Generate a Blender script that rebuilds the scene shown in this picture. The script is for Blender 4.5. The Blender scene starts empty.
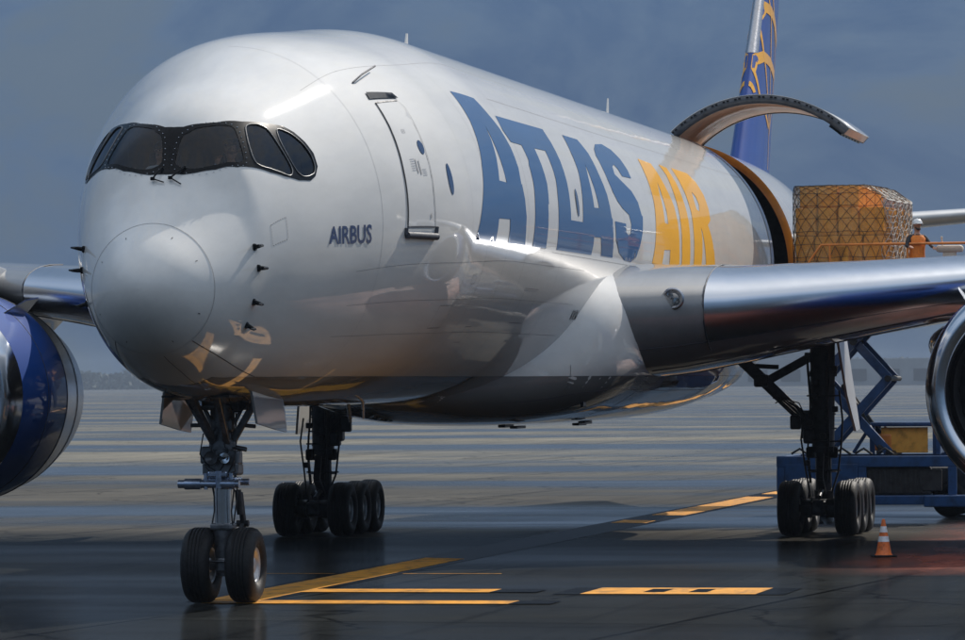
import bpy, bmesh, math, random
from math import sin, cos, pi, radians, sqrt, atan2, degrees
from mathutils import Vector, Matrix
from mathutils.geometry import delaunay_2d_cdt
random.seed(4)
sc = bpy.context.scene
COL = sc.collection

# ------------------------------------------------------------------ helpers
def tag(o, label=None, cat=None, group=None, kind=None):
    if label: o['label'] = label
    if cat: o['category'] = cat
    if group: o['group'] = group
    if kind: o['kind'] = kind
    return o

def empty(name, loc=(0,0,0), rz=0.0, parent=None):
    o = bpy.data.objects.new(name, None); COL.objects.link(o)
    o.location = loc; o.rotation_euler = (0,0,rz)
    o.empty_display_size = .3
    if parent: o.parent = parent
    return o

def link(name, me, parent=None, loc=(0,0,0), rot=(0,0,0)):
    o = bpy.data.objects.new(name, me); COL.objects.link(o)
    o.location = loc; o.rotation_euler = rot
    if parent: o.parent = parent
    return o

class MB:
    """collects shapes; build() links them as one mesh object"""
    def __init__(s): s.v=[]; s.f=[]; s.m=[]; s.sm=[]; s.mi=0
    def add(s, vs, fs, smooth=False):
        n=len(s.v); s.v+= [tuple(v) for v in vs]
        for f in fs: s.f.append(tuple(i+n for i in f)); s.m.append(s.mi); s.sm.append(smooth)
    def box(s, c, d, rot=None):
        x,y,z=[q/2 for q in d]
        P=[Vector((a*x,b*y,e*z)) for a in(-1,1) for b in(-1,1) for e in(-1,1)]
        if rot is not None: P=[rot@p for p in P]
        P=[p+Vector(c) for p in P]
        s.add(P,[(0,1,3,2),(4,6,7,5),(0,4,5,1),(2,3,7,6),(0,2,6,4),(1,5,7,3)])
    def bbox(s,c,d,b=.02,rot=None):
        bm=bmesh.new(); bmesh.ops.create_cube(bm,size=1)
        for v in bm.verts: v.co=Vector((v.co.x*d[0],v.co.y*d[1],v.co.z*d[2]))
        bmesh.ops.bevel(bm,geom=list(bm.edges),offset=min(b,min(d)*.45),segments=2,affect='EDGES',profile=.5)
        for v in bm.verts:
            if rot is not None: v.co=rot@v.co
            v.co+=Vector(c)
        bm.verts.index_update()
        s.add([v.co for v in bm.verts],[[v.index for v in f.verts] for f in bm.faces]); bm.free()
    def beam(s,a,b,w,h,up=(0,0,1)):
        a=Vector(a);b=Vector(b);d=(b-a);L=d.length;d.normalize();u=Vector(up)
        if abs(d.dot(u))>.98:u=Vector((1,0,0))
        x=d.cross(u).normalized();y=x.cross(d).normalized()
        R=Matrix((x,d,y)).transposed()
        s.bbox((a+b)/2,(w,L,h),.012,R)
    def tube(s,pts,r,n=12,cap=True):
        pts=[Vector(p) for p in pts]; rs=r if isinstance(r,(list,tuple)) else [r]*len(pts)
        vs=[];fs=[]; ref=None
        for i,p in enumerate(pts):
            if i==0:d=pts[1]-p
            elif i==len(pts)-1:d=p-pts[i-1]
            else:d=(pts[i+1]-p).normalized()+(p-pts[i-1]).normalized()
            if d.length<1e-9: d=(pts[-1]-pts[0])
            d.normalize()
            if ref is None:
                ref=Vector((0,0,1)) if abs(d.z)<.9 else Vector((1,0,0))
            x=d.cross(ref).normalized(); y=d.cross(x).normalized(); 
            for k in range(n):
                a=2*pi*k/n; vs.append(p+(x*cos(a)+y*sin(a))*rs[i])
        for i in range(len(pts)-1):
            for k in range(n):
                k2=(k+1)%n; fs.append((i*n+k,i*n+k2,(i+1)*n+k2,(i+1)*n+k))
        s.add(vs,fs,True)
        if cap:
            s.add(vs[:n],[tuple(range(n))[::-1]]); s.add(vs[-n:],[tuple(range(n))])
    def lathe(s,prof,axis='x',c=(0,0,0),n=64,smooth=True,closed=False):
        """prof: (along axis, radius)"""
        vs=[];fs=[]
        for (a,r) in prof:
            for k in range(n):
                t=2*pi*k/n
                if axis=='x': p=(a,r*cos(t),r*sin(t))
                elif axis=='y': p=(r*cos(t),a,r*sin(t))
                else: p=(r*cos(t),r*sin(t),a)
                vs.append((p[0]+c[0],p[1]+c[1],p[2]+c[2]))
        m=len(prof)
        for i in range(m if closed else m-1):
            j=(i+1)%m
            for k in range(n):
                k2=(k+1)%n; fs.append((i*n+k,i*n+k2,j*n+k2,j*n+k))
        s.add(vs,fs,smooth)
    def build(s,name,mat,parent=None,loc=(0,0,0),rot=(0,0,0),auto=True):
        me=bpy.data.meshes.new(name); me.from_pydata(s.v,[],s.f)
        ms=mat if isinstance(mat,(list,tuple)) else [mat]
        for m in ms: me.materials.append(m)
        me.polygons.foreach_set('material_index',s.m)
        me.polygons.foreach_set('use_smooth',s.sm)
        bm=bmesh.new(); bm.from_mesh(me); bmesh.ops.recalc_face_normals(bm,faces=bm.faces); bm.to_mesh(me); bm.free()
        me.update()
        return link(name,me,parent,loc,rot)

# ------------------------------------------------------------------ materials
def newmat(name):
    m=bpy.data.materials.new(name); m.use_nodes=True
    nt=m.node_tree; return m,nt,nt.nodes['Principled BSDF']
def rgb(c): return (c[0],c[1],c[2],1)
def noise(nt,scale,detail=4,vec=None,rough=.5,dist=0):
    n=nt.nodes.new('ShaderNodeTexNoise'); n.inputs['Scale'].default_value=scale; n.inputs['Detail'].default_value=detail
    n.inputs['Roughness'].default_value=rough; n.inputs['Distortion'].default_value=dist
    if vec is not None: nt.links.new(vec,n.inputs['Vector'])
    return n.outputs['Fac']
def ramp(nt,fac,stops):
    r=nt.nodes.new('ShaderNodeValToRGB'); e=r.color_ramp.elements
    while len(e)<len(stops): e.new(.5)
    for i,(p,c) in enumerate(stops):
        e[i].position=p; e[i].color=rgb(c) if isinstance(c,(list,tuple)) else (c,c,c,1)
    nt.links.new(fac,r.inputs['Fac']); return r.outputs['Color']
def mixc(nt,f,a,b,mode='MIX'):
    n=nt.nodes.new('ShaderNodeMix'); n.data_type='RGBA'; n.blend_type=mode
    for s_,v in ((n.inputs['Factor'],f),(n.inputs[6],a),(n.inputs[7],b)):
        if isinstance(v,bpy.types.NodeSocket): nt.links.new(v,s_)
        elif isinstance(v,(list,tuple)): s_.default_value=rgb(v)
        else: s_.default_value=v
    return n.outputs[2]
def math_(nt,op,a,b=None,c=None):
    n=nt.nodes.new('ShaderNodeMath'); n.operation=op
    for i,v in enumerate((a,b,c)):
        if v is None: continue
        if isinstance(v,bpy.types.NodeSocket): nt.links.new(v,n.inputs[i])
        else: n.inputs[i].default_value=v
    return n.outputs[0]
def texco(nt,kind='Object'):
    return nt.nodes.new('ShaderNodeTexCoord').outputs[kind]
def mapping(nt,vec,scale=(1,1,1),rot=(0,0,0)):
    m=nt.nodes.new('ShaderNodeMapping'); m.inputs['Scale'].default_value=scale; m.inputs['Rotation'].default_value=rot
    nt.links.new(vec,m.inputs['Vector']); return m.outputs[0]
def bump(nt,b,h,strength=.2,dist=.02):
    n=nt.nodes.new('ShaderNodeBump'); n.inputs['Strength'].default_value=strength; n.inputs['Distance'].default_value=dist
    nt.links.new(h,n.inputs['Height']); nt.links.new(n.outputs[0],b.inputs['Normal']); return n
def simple(name,col,rough=.5,metal=0,coat=0,var=.12,scale=3,bumps=0,spec=.5,coat_rough=.05,rvar=.25):
    """base colour with a little uneven wear in colour and gloss"""
    m,nt,b=newmat(name); co=texco(nt)
    f=noise(nt,scale,6,co,.6)
    c2=tuple(max(0,x*(1-var*2)) for x in col); c3=tuple(min(1,x*(1+var)) for x in col)
    nt.links.new(ramp(nt,f,[(.3,c2),(.5,col),(.75,c3)]),b.inputs['Base Color'])
    f2=noise(nt,scale*2.7,5,co,.6)
    nt.links.new(ramp(nt,f2,[(.3,max(.02,rough*(1-rvar))),(.7,min(1,rough*(1+rvar)))]),b.inputs['Roughness'])
    b.inputs['Metallic'].default_value=metal; b.inputs['Coat Weight'].default_value=coat
    b.inputs['Coat Roughness'].default_value=coat_rough
    b.inputs['Specular IOR Level'].default_value=spec
    if bumps: bump(nt,b,noise(nt,scale*12,3,co),bumps,.004)
    return m
def paint(name,col,var=.05,rough=.3,coat_rough=.04,wave=.0):
    """glossy clear-coated aircraft paint: faint dirt, skin panels slightly wavy"""
    m,nt,b=newmat(name); co=texco(nt)
    st=mapping(nt,co,(.25,1.6,1.6))
    d=noise(nt,1.1,8,st,.65); g=noise(nt,.35,4,co)
    c2=tuple(x*(1-var*2.2) for x in col)
    a=ramp(nt,d,[(.35,c2),(.62,col)]); nt.links.new(a,b.inputs['Base Color'])
    b.inputs['Roughness'].default_value=rough
    b.inputs['Coat Weight'].default_value=1.0
    nt.links.new(ramp(nt,d,[(.3,coat_rough*1.4),(.7,coat_rough)]),b.inputs['Coat Roughness'])
    if wave:
        w=nt.nodes.new('ShaderNodeBump'); w.inputs['Strength'].default_value=wave; w.inputs['Distance'].default_value=.05
        nt.links.new(noise(nt,.9,1,mapping(nt,co,(.8,1,1))),w.inputs['Height'])
        nt.links.new(w.outputs[0],b.inputs['Coat Normal'])
    return m

M={}
M['white']=paint('white_fuselage_paint',(.71,.70,.67),.05,.7,.035,wave=.10)
M['grey']=paint('grey_wing_paint',(.24,.245,.25),.08,.5,.03,wave=.12)
M['bellygrey']=paint('belly_darker_grey',(.16,.16,.155),.08,.6,.025,wave=.08)
M['bluepaint']=paint('deep_blue_paint',(.0,.055,.30),.05,.7,.015)
M['blueletter']=paint('blue_lettering_paint',(.0,.085,.25),.04,.8,.02)
M['orangeletter']=paint('orange_lettering_paint',(.92,.44,.01),.04,.7,.03)
M['navy']=paint('navy_lettering_paint',(.02,.035,.12),.04)
M['metal']=simple('polished_lip_metal',(.62,.63,.66),.14,1,0,.02,1.5,rvar=.08)
M['slat']=simple('brushed_leading_edge_metal',(.60,.63,.68),.26,1,0,.015,1.2,rvar=.05)
M['gearsteel']=simple('painted_gear_steel',(.16,.165,.175),.35,.6,0,.25,9)
M['geardark']=simple('greasy_dark_steel',(.035,.036,.04),.42,.6,0,.3,9)
M['chrome']=simple('chromed_piston',(.75,.77,.8),.1,1,0,.05,6)
M['black']=simple('black_surround_paint',(.008,.009,.011),.22,0,0,.1,6,spec=.12,rvar=.04)
M['seam']=simple('dark_panel_seam',(.05,.055,.07),.6,0,0,.1,6)
M['silver']=simple('silver_bare_trim',(.45,.45,.47),.3,1,0,.06,9)
M['tyre']=simple('worn_black_rubber',(.011,.011,.012),.6,0,0,.3,14,.4,.3)
M['rim']=simple('aluminium_wheel',(.5,.51,.52),.35,.35,0,.15,12)
M['dark']=simple('dark_liner',(.02,.021,.024),.75,0,0,.2,3)
M['jamb']=simple('orange_primer_jamb',(.85,.36,.035),.4,0,.3,.15,2)
M['doorinner']=simple('cream_door_lining',(.98,.62,.42),.45,0,.2,.08,1.3)
M['doorrim']=simple('grey_door_frame',(.075,.08,.09),.4,.3,0,.2,4)
M['loaderblue']=simple('loader_blue_paint',(.014,.065,.19),.42,.1,.3,.25,4,.1)
M['loaderdark']=simple('loader_machinery',(.03,.031,.034),.6,.3,0,.35,6,.3)
M['railorange']=simple('orange_rail_paint',(.80,.25,.04),.4,0,.2,.15,4)
M['carton']=simple('brown_cardboard',(.95,.40,.03),.7,0,0,.2,5,.2)
M['carton2']=simple('pale_cardboard',(.96,.43,.07),.7,0,0,.2,5,.2)
M['net']=simple('grey_webbing_net',(.05,.045,.04),.8,0,0,.2,20)
M['beige']=simple('beige_flight_deck_lining',(.24,.20,.15),.8,0,0,.2,3)
M['netwhite']=simple('pale_webbing_net',(.55,.52,.47),.8,0,0,.2,20)
M['coneorange']=simple('faded_cone_orange',(.72,.16,.03),.55,0,0,.25,14,.2)
M['conewhite']=simple('reflective_white_band',(.75,.76,.78),.35,0,0,.1,14)
M['yellow']=simple('orange_yellow_line_paint',(.78,.33,.012),.55,0,0,.28,2.2,.2)
_nt=M['yellow'].node_tree; _b=_nt.nodes['Principled BSDF']; _src=_b.inputs['Base Color'].links[0].from_socket; _co=texco(_nt)
_w=ramp(_nt,noise(_nt,3.0,9,mapping(_nt,_co,(.25,1,1)),.72),[(.50,0.0),(.72,.75)])
_nt.links.new(mixc(_nt,_w,_src,(.03,.028,.024)),_b.inputs['Base Color'])
M['rimdark']=simple('dark_window_rim',(.16,.165,.17),.35,.6,0,.06,9)
M['blackline']=simple('black_line_border',(.012,.0135,.0155),.9,0,.22,.25,2.2,.2,spec=.0,coat_rough=.14)
M['skin']=simple('skin',(.52,.27,.17),.55,0,0,.1,20)
M['hair']=simple('dark_hair',(.02,.014,.01),.6,0,0,.2,30)
M['vest']=simple('orange_safety_vest',(.85,.24,.03),.7,0,0,.1,20)
M['cloth']=simple('dark_work_clothes',(.035,.035,.04),.85,0,0,.2,20)
M['shirt']=simple('white_pilot_shirt',(.8,.8,.82),.8,0,0,.1,20)
M['helmet']=simple('white_helmet_shell',(.8,.8,.78),.35,0,.3,.05,20)
M['tree']=simple('far_tree_foliage',(.04,.055,.04),.9,0,0,.3,.3)
M['shed']=simple('far_shed_cladding',(.20,.22,.24),.7,0,0,.1,.1)
M['glassblue']=simple('cabin_window_cover',(.02,.05,.14),.15,0,.6,.1,4)
M['fan']=simple('titanium_fan_blade',(.10,.10,.11),.35,.8,0,.15,3)
M['cable']=simple('hydraulic_hose',(.012,.012,.013),.5,0,0,.2,9)
M['lens']=simple('lamp_reflector',(.85,.87,.9),.08,1,0,.03,9)
M['console']=simple('pale_console_plastic',(.65,.6,.5),.5,0,0,.06,6)
M['label']=simple('small_grey_marking',(.30,.32,.36),.5,0,0,.05,6)

for k_ in ('blueletter','orangeletter','bluepaint'): M[k_].node_tree.nodes['Principled BSDF'].inputs['Coat Weight'].default_value=.6; M[k_].node_tree.nodes['Principled BSDF'].inputs['Specular IOR Level'].default_value=.2
def glassmat(name,tint=(.30,.31,.32)):
    m,nt,b=newmat(name); nt.nodes.remove(b); out=nt.nodes['Material Output']
    t=nt.nodes.new('ShaderNodeBsdfTransparent'); t.inputs[0].default_value=rgb(tint)
    g=nt.nodes.new('ShaderNodeBsdfGlossy'); g.inputs['Roughness'].default_value=.02; g.inputs['Color'].default_value=(.9,.93,1,1)
    fr=nt.nodes.new('ShaderNodeFresnel'); fr.inputs[0].default_value=1.55
    f=math_(nt,'MULTIPLY',fr.outputs[0],.7)
    mx=nt.nodes.new('ShaderNodeMixShader'); nt.links.new(f,mx.inputs[0]); nt.links.new(t.outputs[0],mx.inputs[1]); nt.links.new(g.outputs[0],mx.inputs[2])
    nt.links.new(mx.outputs[0],out.inputs[0]); return m
M['glass']=glassmat('tinted_cockpit_glass',(.82,.81,.79))
M['cabglass']=glassmat('cab_glass',(.6,.55,.5))

def wrapmat():
    """translucent plastic film over the load"""
    m,nt,b=newmat('stretch_film'); out=nt.nodes['Material Output']
    t=nt.nodes.new('ShaderNodeBsdfTransparent'); t.inputs[0].default_value=(.93,.90,.86,1)
    b.inputs['Base Color'].default_value=(.95,.66,.30,1); b.inputs['Roughness'].default_value=.15
    co=texco(nt); h=noise(nt,5,5,mapping(nt,co,(1,1,2.5)),.7,1.5); bump(nt,b,h,.6,.03)
    mx=nt.nodes.new('ShaderNodeMixShader')
    nt.links.new(ramp(nt,noise(nt,2.2,6,mapping(nt,co,(1,1,.5)),.7,1),[(.35,.14),(.7,.42)]),mx.inputs[0])
    nt.links.new(t.outputs[0],mx.inputs[1]); nt.links.new(b.outputs[0],mx.inputs[2])
    nt.links.new(mx.outputs[0],out.inputs[0]); return m
M['film']=wrapmat()

def groundmat():
    m,nt,b=newmat('wet_concrete_apron'); co=texco(nt)
    sx=nt.nodes.new('ShaderNodeSeparateXYZ'); nt.links.new(co,sx.inputs[0])
    big=noise(nt,.045,7,mapping(nt,co,(1.0,.30,1),(0,0,radians(-11))),.62)      # wet and drier bands
    mid=noise(nt,.22,6,co,.6); fine=noise(nt,6,8,co,.7); grit=noise(nt,60,3,co,.6)
    base=ramp(nt,mid,[(.3,(.012,.0135,.015)),(.7,(.025,.027,.027))])                      # darker asphalt near the stand
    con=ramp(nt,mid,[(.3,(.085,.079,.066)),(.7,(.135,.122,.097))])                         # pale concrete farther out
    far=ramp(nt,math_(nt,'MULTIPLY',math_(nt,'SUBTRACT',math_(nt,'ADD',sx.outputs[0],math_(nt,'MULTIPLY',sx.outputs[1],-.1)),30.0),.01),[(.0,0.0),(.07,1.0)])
    br=nt.nodes.new('ShaderNodeTexBrick'); br.offset=0; br.inputs['Scale'].default_value=1; br.inputs['Brick Width'].default_value=7.5; br.inputs['Row Height'].default_value=7.5
    br.inputs['Mortar Size'].default_value=.055; br.inputs['Mortar Smooth'].default_value=.3
    br.inputs['Color1'].default_value=(1,1,1,1); br.inputs['Color2'].default_value=(.8,.8,.8,1); br.inputs['Mortar'].default_value=(.08,.08,.08,1)
    nt.links.new(mapping(nt,co,(1,1,1),(0,0,radians(6))),br.inputs['Vector'])
    dry=ramp(nt,big,[(.42,0.0),(.60,1.0)])
    conw=mixc(nt,dry,mixc(nt,1.0,con,(.22,.28,.38),'MULTIPLY'),con)
    basew=mixc(nt,dry,base,mixc(nt,1.0,base,(1.45,1.4,1.3),'MULTIPLY'))
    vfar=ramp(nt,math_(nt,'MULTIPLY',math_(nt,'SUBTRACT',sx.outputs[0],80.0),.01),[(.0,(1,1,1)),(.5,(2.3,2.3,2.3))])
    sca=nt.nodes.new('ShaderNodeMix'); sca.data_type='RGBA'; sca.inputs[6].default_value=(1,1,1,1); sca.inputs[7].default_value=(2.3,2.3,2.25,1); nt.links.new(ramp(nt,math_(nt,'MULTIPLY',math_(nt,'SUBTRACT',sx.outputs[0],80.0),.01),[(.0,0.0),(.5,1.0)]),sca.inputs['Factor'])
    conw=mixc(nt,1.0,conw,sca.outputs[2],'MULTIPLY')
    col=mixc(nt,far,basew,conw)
    col=mixc(nt,ramp(nt,fine,[(.3,.0),(.75,.45)]),col,mixc(nt,1.0,col,(.6,.6,.6),'MULTIPLY'))
    col=mixc(nt,1.0,col,br.outputs['Color'],'MULTIPLY')
    # dark tyre rubber and oil spots
    oil=ramp(nt,noise(nt,.6,4,mapping(nt,co,(.3,1,1)),.6,1),[(.62,1.0),(.75,.6)])
    col=mixc(nt,1.0,col,oil,'MULTIPLY')
    # tyre tracks run along the stand
    trk=ramp(nt,noise(nt,1.0,5,mapping(nt,co,(.018,1.5,1)),.6,.2),[(.52,1.0),(.66,.55)])
    col=mixc(nt,1.0,col,trk,'MULTIPLY')
    crk=nt.nodes.new('ShaderNodeTexVoronoi'); crk.feature='DISTANCE_TO_EDGE'; crk.inputs['Scale'].default_value=.16
    wv=nt.nodes.new('ShaderNodeVectorMath'); wv.operation='ADD'; nn_=nt.nodes.new('ShaderNodeTexNoise'); nn_.inputs['Scale'].default_value=.8; nt.links.new(co,nn_.inputs['Vector']); nt.links.new(co,wv.inputs[0]); nt.links.new(nn_.outputs['Color'],wv.inputs[1]); nt.links.new(wv.outputs[0],crk.inputs['Vector'])
    col=mixc(nt,1.0,col,ramp(nt,crk.outputs['Distance'],[(.004,.35),(.009,1.0)]),'MULTIPLY')
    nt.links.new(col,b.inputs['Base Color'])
    r1=ramp(nt,mid,[(.3,.12),(.7,.26)])
    rr=mixc(nt,dry,r1,(.5,.5,.5)); nt.links.new(rr,b.inputs['Roughness'])
    b.inputs['Specular IOR Level'].default_value=0.0
    wetn=mixc(nt,dry,(.42,.42,.42),(.24,.24,.24))
    nt.links.new(mixc(nt,far,wetn,mixc(nt,dry,(.95,.95,.95),(.42,.42,.42))),b.inputs['Coat Weight']); b.inputs['Coat IOR'].default_value=1.33
    nt.links.new(mixc(nt,dry,ramp(nt,mid,[(.3,.07),(.7,.16)]),mixc(nt,far,(.20,.20,.20),(.42,.42,.42))),b.inputs['Coat Roughness'])
    hb=math_(nt,'ADD',math_(nt,'MULTIPLY',fine,.6),math_(nt,'MULTIPLY',grit,.4))
    bp=bump(nt,b,hb,.2,.006); cb=nt.nodes.new('ShaderNodeBump'); cb.inputs['Strength'].default_value=.05; cb.inputs['Distance'].default_value=.006; nt.links.new(hb,cb.inputs['Height']); nt.links.new(cb.outputs[0],b.inputs['Coat Normal'])
    return m
M['ground']=groundmat()

def pt_in(p,poly):
    x,y=p; c=False; n=len(poly); j=n-1
    for i in range(n):
        xi,yi=poly[i]; xj,yj=poly[j]
        if (yi>y)!=(yj>y) and x<(xj-xi)*(y-yi)/(yj-yi)+xi: c=not c
        j=i
    return c
TR = {
 'A1': [[10.7,48.9],[12.2,51.6],[12.5,56.9],[12.85,62.2],[13.1,68.3],[13.21,74.8],[13.15,80.3],[13.21,79.8],[13.3,84.6],[13.36,89.9],[13.35,94.2],[13.38,98.6],[11.86,98.6],[11.92,94.8],[11.91,91.3],[10.97,91.0],[10.89,94.7],[10.79,98.3],[9.16,97.2],[9.4,92.5],[9.63,86.9],[9.91,80.3],[10.12,74.5],[10.23,72.4],[10.45,66.4],[10.64,60.0],[10.69,54.3]],
 'A1h': [[11.65,61.8],[11.71,68.6],[11.79,74.6],[11.85,80.2],[11.25,79.6],[11.47,72.6],[11.6,66.5]],
 'TLA': [[13.15,57.2],[17.55,57.0],[17.66,61.9],[17.76,68.5],[17.76,75.6],[17.7,81.9],[17.64,88.3],[18.87,88.2],[18.96,84.1],[19.15,77.7],[19.38,70.4],[19.42,64.2],[19.54,56.9],[21.09,57.0],[21.5,62.1],[21.69,70.4],[21.94,76.9],[22.05,84.6],[22.14,85.3],[22.15,90.7],[22.2,98.3],[20.93,98.3],[20.87,95.1],[20.77,92.2],[20.05,92.4],[19.99,95.5],[19.88,98.5],[16.34,98.6],[16.38,93.4],[16.42,87.9],[16.51,81.3],[16.66,75.6],[16.65,70.8],[16.57,66.0],[15.5,66.2],[15.6,71.8],[15.66,77.9],[15.53,84.6],[15.46,84.6],[15.4,91.0],[15.32,98.7],[14.06,98.7],[14.13,92.8],[14.21,85.4],[14.33,79.0],[14.33,72.9],[14.44,71.2],[14.3,66.3],[13.35,66.2],[13.08,62.5]],
 'A2h': [[20.49,67.0],[20.58,73.3],[20.69,78.5],[20.75,82.3],[20.21,82.5],[20.24,76.2],[20.31,71.6]],
 'S': [[23.08,56.7],[24.0,55.6],[24.81,57.1],[25.35,60.5],[25.6,64.8],[25.6,67.9],[24.52,68.0],[24.33,65.2],[24.08,63.9],[23.77,65.0],[23.65,68.0],[24.25,70.3],[25.06,73.2],[25.52,77.0],[25.68,81.6],[25.79,81.9],[25.6,87.6],[25.27,92.8],[24.9,96.9],[24.33,98.9],[23.59,98.6],[22.86,96.2],[22.46,92.1],[22.39,85.7],[23.65,85.8],[23.63,88.8],[23.86,89.7],[24.14,89.0],[24.29,85.6],[24.13,82.4],[23.49,80.6],[23.01,78.2],[22.71,75.1],[22.54,71.3],[22.44,66.7],[22.34,62.0],[22.57,59.2]],
 'A3': [[27.95,57.6],[29.51,58.2],[29.79,63.4],[30.05,70.0],[30.28,75.2],[30.32,81.9],[30.29,90.7],[30.42,98.4],[29.11,98.2],[29.07,92.2],[28.31,92.6],[28.14,98.1],[26.9,98.1],[27.13,91.6],[27.33,84.4],[27.62,75.6],[27.75,68.7],[27.83,63.1]],
 'A3h': [[29.04,66.4],[29.01,72.3],[29.05,77.5],[28.99,82.7],[28.56,82.6],[28.65,77.0],[28.73,71.4]],
 'I': [[30.66,57.4],[31.6,58.0],[31.84,63.6],[31.88,70.1],[31.91,76.3],[31.85,82.5],[31.79,89.9],[31.83,98.1],[30.73,98.2],[30.63,90.5],[30.71,83.1],[30.78,76.3],[30.85,67.7],[30.92,61.9]],
 'RR': [[32.34,57.3],[34.5,57.7],[35.14,61.1],[35.42,66.5],[35.39,72.3],[35.2,77.3],[34.68,79.6],[34.94,83.7],[35.23,89.7],[35.49,96.5],[34.16,97.3],[33.93,90.4],[33.69,82.9],[33.55,81.3],[33.59,85.2],[33.51,90.6],[33.45,97.8],[32.35,98.0],[32.34,91.2],[32.4,83.6],[32.55,75.9],[32.55,68.0],[32.46,62.2]],
 'Rh': [[33.7,66.6],[34.01,68.5],[34.09,71.7],[33.86,74.6],[33.5,74.1],[33.51,70.9]],
 'surround': [[2.02,0.5],[2.03,5.5],[2.17,16.7],[2.27,22.0],[2.59,32.1],[2.79,36.4],[3.03,40.9],[3.3,44.9],[3.46,49.1],[3.59,54.5],[3.66,59.6],[3.62,64.6],[3.47,67.7],[3.31,68.6],[3.02,66.9],[2.71,63.0],[2.44,58.4],[2.26,53.8],[2.09,49.0],[1.94,43.9],[1.76,31.5],[1.64,18.6],[1.59,11.5],[1.57,1.2]],
 'paneB': [[1.93,6.8],[1.99,11.3],[2.04,12.5],[2.15,19.5],[2.35,28.5],[2.38,31.5],[2.3,35.0],[2.12,43.9],[2.07,44.9],[1.99,43.6],[1.79,31.0],[1.67,18.1],[1.65,10.6],[1.67,5.6],[1.7,4.2],[1.82,5.1]],
 'paneC': [[2.54,35.0],[2.65,35.5],[2.8,38.0],[2.9,41.7],[2.91,45.3],[2.9,51.7],[2.94,62.2],[2.87,63.8],[2.78,63.6],[2.33,54.4],[2.24,50.8],[2.26,46.6],[2.37,40.5]],
 'paneD': [[3.08,44.6],[3.18,45.3],[3.36,49.3],[3.5,54.5],[3.57,59.7],[3.55,64.2],[3.46,66.6],[3.26,66.9],[3.12,66.1],[3.02,63.5],[2.97,57.0],[2.98,49.8]],
 'door': [[6.27,51.1],[6.18,60.5],[6.12,70.3],[6.05,79.6],[6.02,91.9],[7.05,92.8],[7.03,84.5],[7.07,75.4],[7.14,65.1],[7.21,54.7],[7.07,51.5]],
 'doortop': [[6.17,47.1],[7.12,48.9],[7.21,50.6],[6.11,49.0]],
 'doorsill': [[5.95,93.8],[5.96,95.5],[7.08,96.5],[7.11,94.6]],
 'doorwin': [[6.92,65.8],[7.07,65.7],[7.07,68.1],[6.94,70.4],[6.83,69.5]],
 'win': [[7.83,73.6],[7.92,74.5],[7.95,79.9],[7.87,83.3],[7.75,82.3]],
 'win2': [[18.31,77.7],[18.46,82.0],[18.57,86.5],[18.27,83.3]],
}
GM = {
 'line_a': [[5.66,0.27],[9.46,0.52],[14.1,0.65],[21.19,0.56],[21.9,-0.12],[15.71,-0.06],[8.79,-0.35],[5.68,-0.34]],
 'line_a_border': [[5.04,0.21],[9.99,0.67],[14.49,0.78],[21.66,0.7],[41.84,0.62],[73.19,0.88],[66.74,-0.02],[36.33,-0.31],[20.49,-0.58],[14.51,-0.36],[8.12,-0.53],[4.77,-0.56]],
 'line_b': [[48.34,0.35],[65.16,0.5],[65.64,-0.08],[50.78,-0.37]],
 'line_c': [[43.68,0.65],[44.03,0.14],[40.73,-0.25],[40.39,-0.03]],
 'line_d': [[69.62,0.64],[76.89,0.69],[74.31,0.07],[66.74,0.04]],
 'thin_a': [[9.2,0.07],[9.11,-3.26],[8.1,-3.4],[8.07,-0.04]],
 'thin_a_dark': [[9.11,-3.26],[8.99,-4.03],[8.09,-4.04],[8.1,-3.4]],
 'thin_b': [[5.41,0.42],[5.41,-4.23],[4.48,-4.34],[4.43,0.23]],
 'thin_b_dark': [[5.41,-4.23],[5.38,-4.91],[4.44,-4.93],[4.48,-4.34]],
 'bar': [[9.7,-4.7],[9.69,-7.41],[7.51,-7.61],[7.56,-4.94]],
 'bar_l': [[9.76,-4.37],[9.7,-4.7],[7.56,-4.94],[7.61,-4.54]],
 'bar_r': [[9.69,-7.41],[9.64,-7.81],[7.45,-7.89],[7.51,-7.61]],
 'bar_1': [[9.17,-5.68],[9.18,-5.99],[8.18,-6.05],[8.17,-5.74]],
 'bar_2': [[9.19,-6.36],[9.2,-6.64],[8.2,-6.69],[8.19,-6.42]],
 'glow': [[10.91,-8.9],[41.5,-6.34],[49.89,-7.18],[20.94,-9.65],[13.86,-9.36]],
 'cone': [[22.34,-7.88]],
}
# ------------------------------------------------------------------ fuselage surface
KX=[0,.12,.4,.8,1.57,2.0,2.8,4,6,9,13,48,54,60,66,70.8]
KZ=[4.544,4.90,5.17,5.453,6.179,6.847,7.39,7.826,8.433,8.743,9.016,9.016,9.0,8.9,8.65,8.25]
KW=[0.0,.37,.64,.875,1.218,1.373,1.648,1.994,2.517,2.963,2.98,2.98,2.75,2.1,1.15,.3]
KB=[4.544,4.19,3.90,3.655,3.38,3.235,3.065,2.965,2.875,2.869,2.869,2.869,3.4,4.8,6.5,7.7]
KQ=[sqrt(q) for q in KX]
def slopes(yk):
    n=len(KQ); m=[0.0]*n
    h=[KQ[i+1]-KQ[i] for i in range(n-1)]; dl=[(yk[i+1]-yk[i])/h[i] for i in range(n-1)]
    for i in range(1,n-1):
        if dl[i-1]*dl[i]>0:
            w1=2*h[i]+h[i-1]; w2=h[i]+2*h[i-1]; m[i]=(w1+w2)/(w1/dl[i-1]+w2/dl[i])
    m[0]=dl[0]; m[-1]=dl[-1]
    return m
MZ,MW,MBs=slopes(KZ),slopes(KW),slopes(KB)
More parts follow.
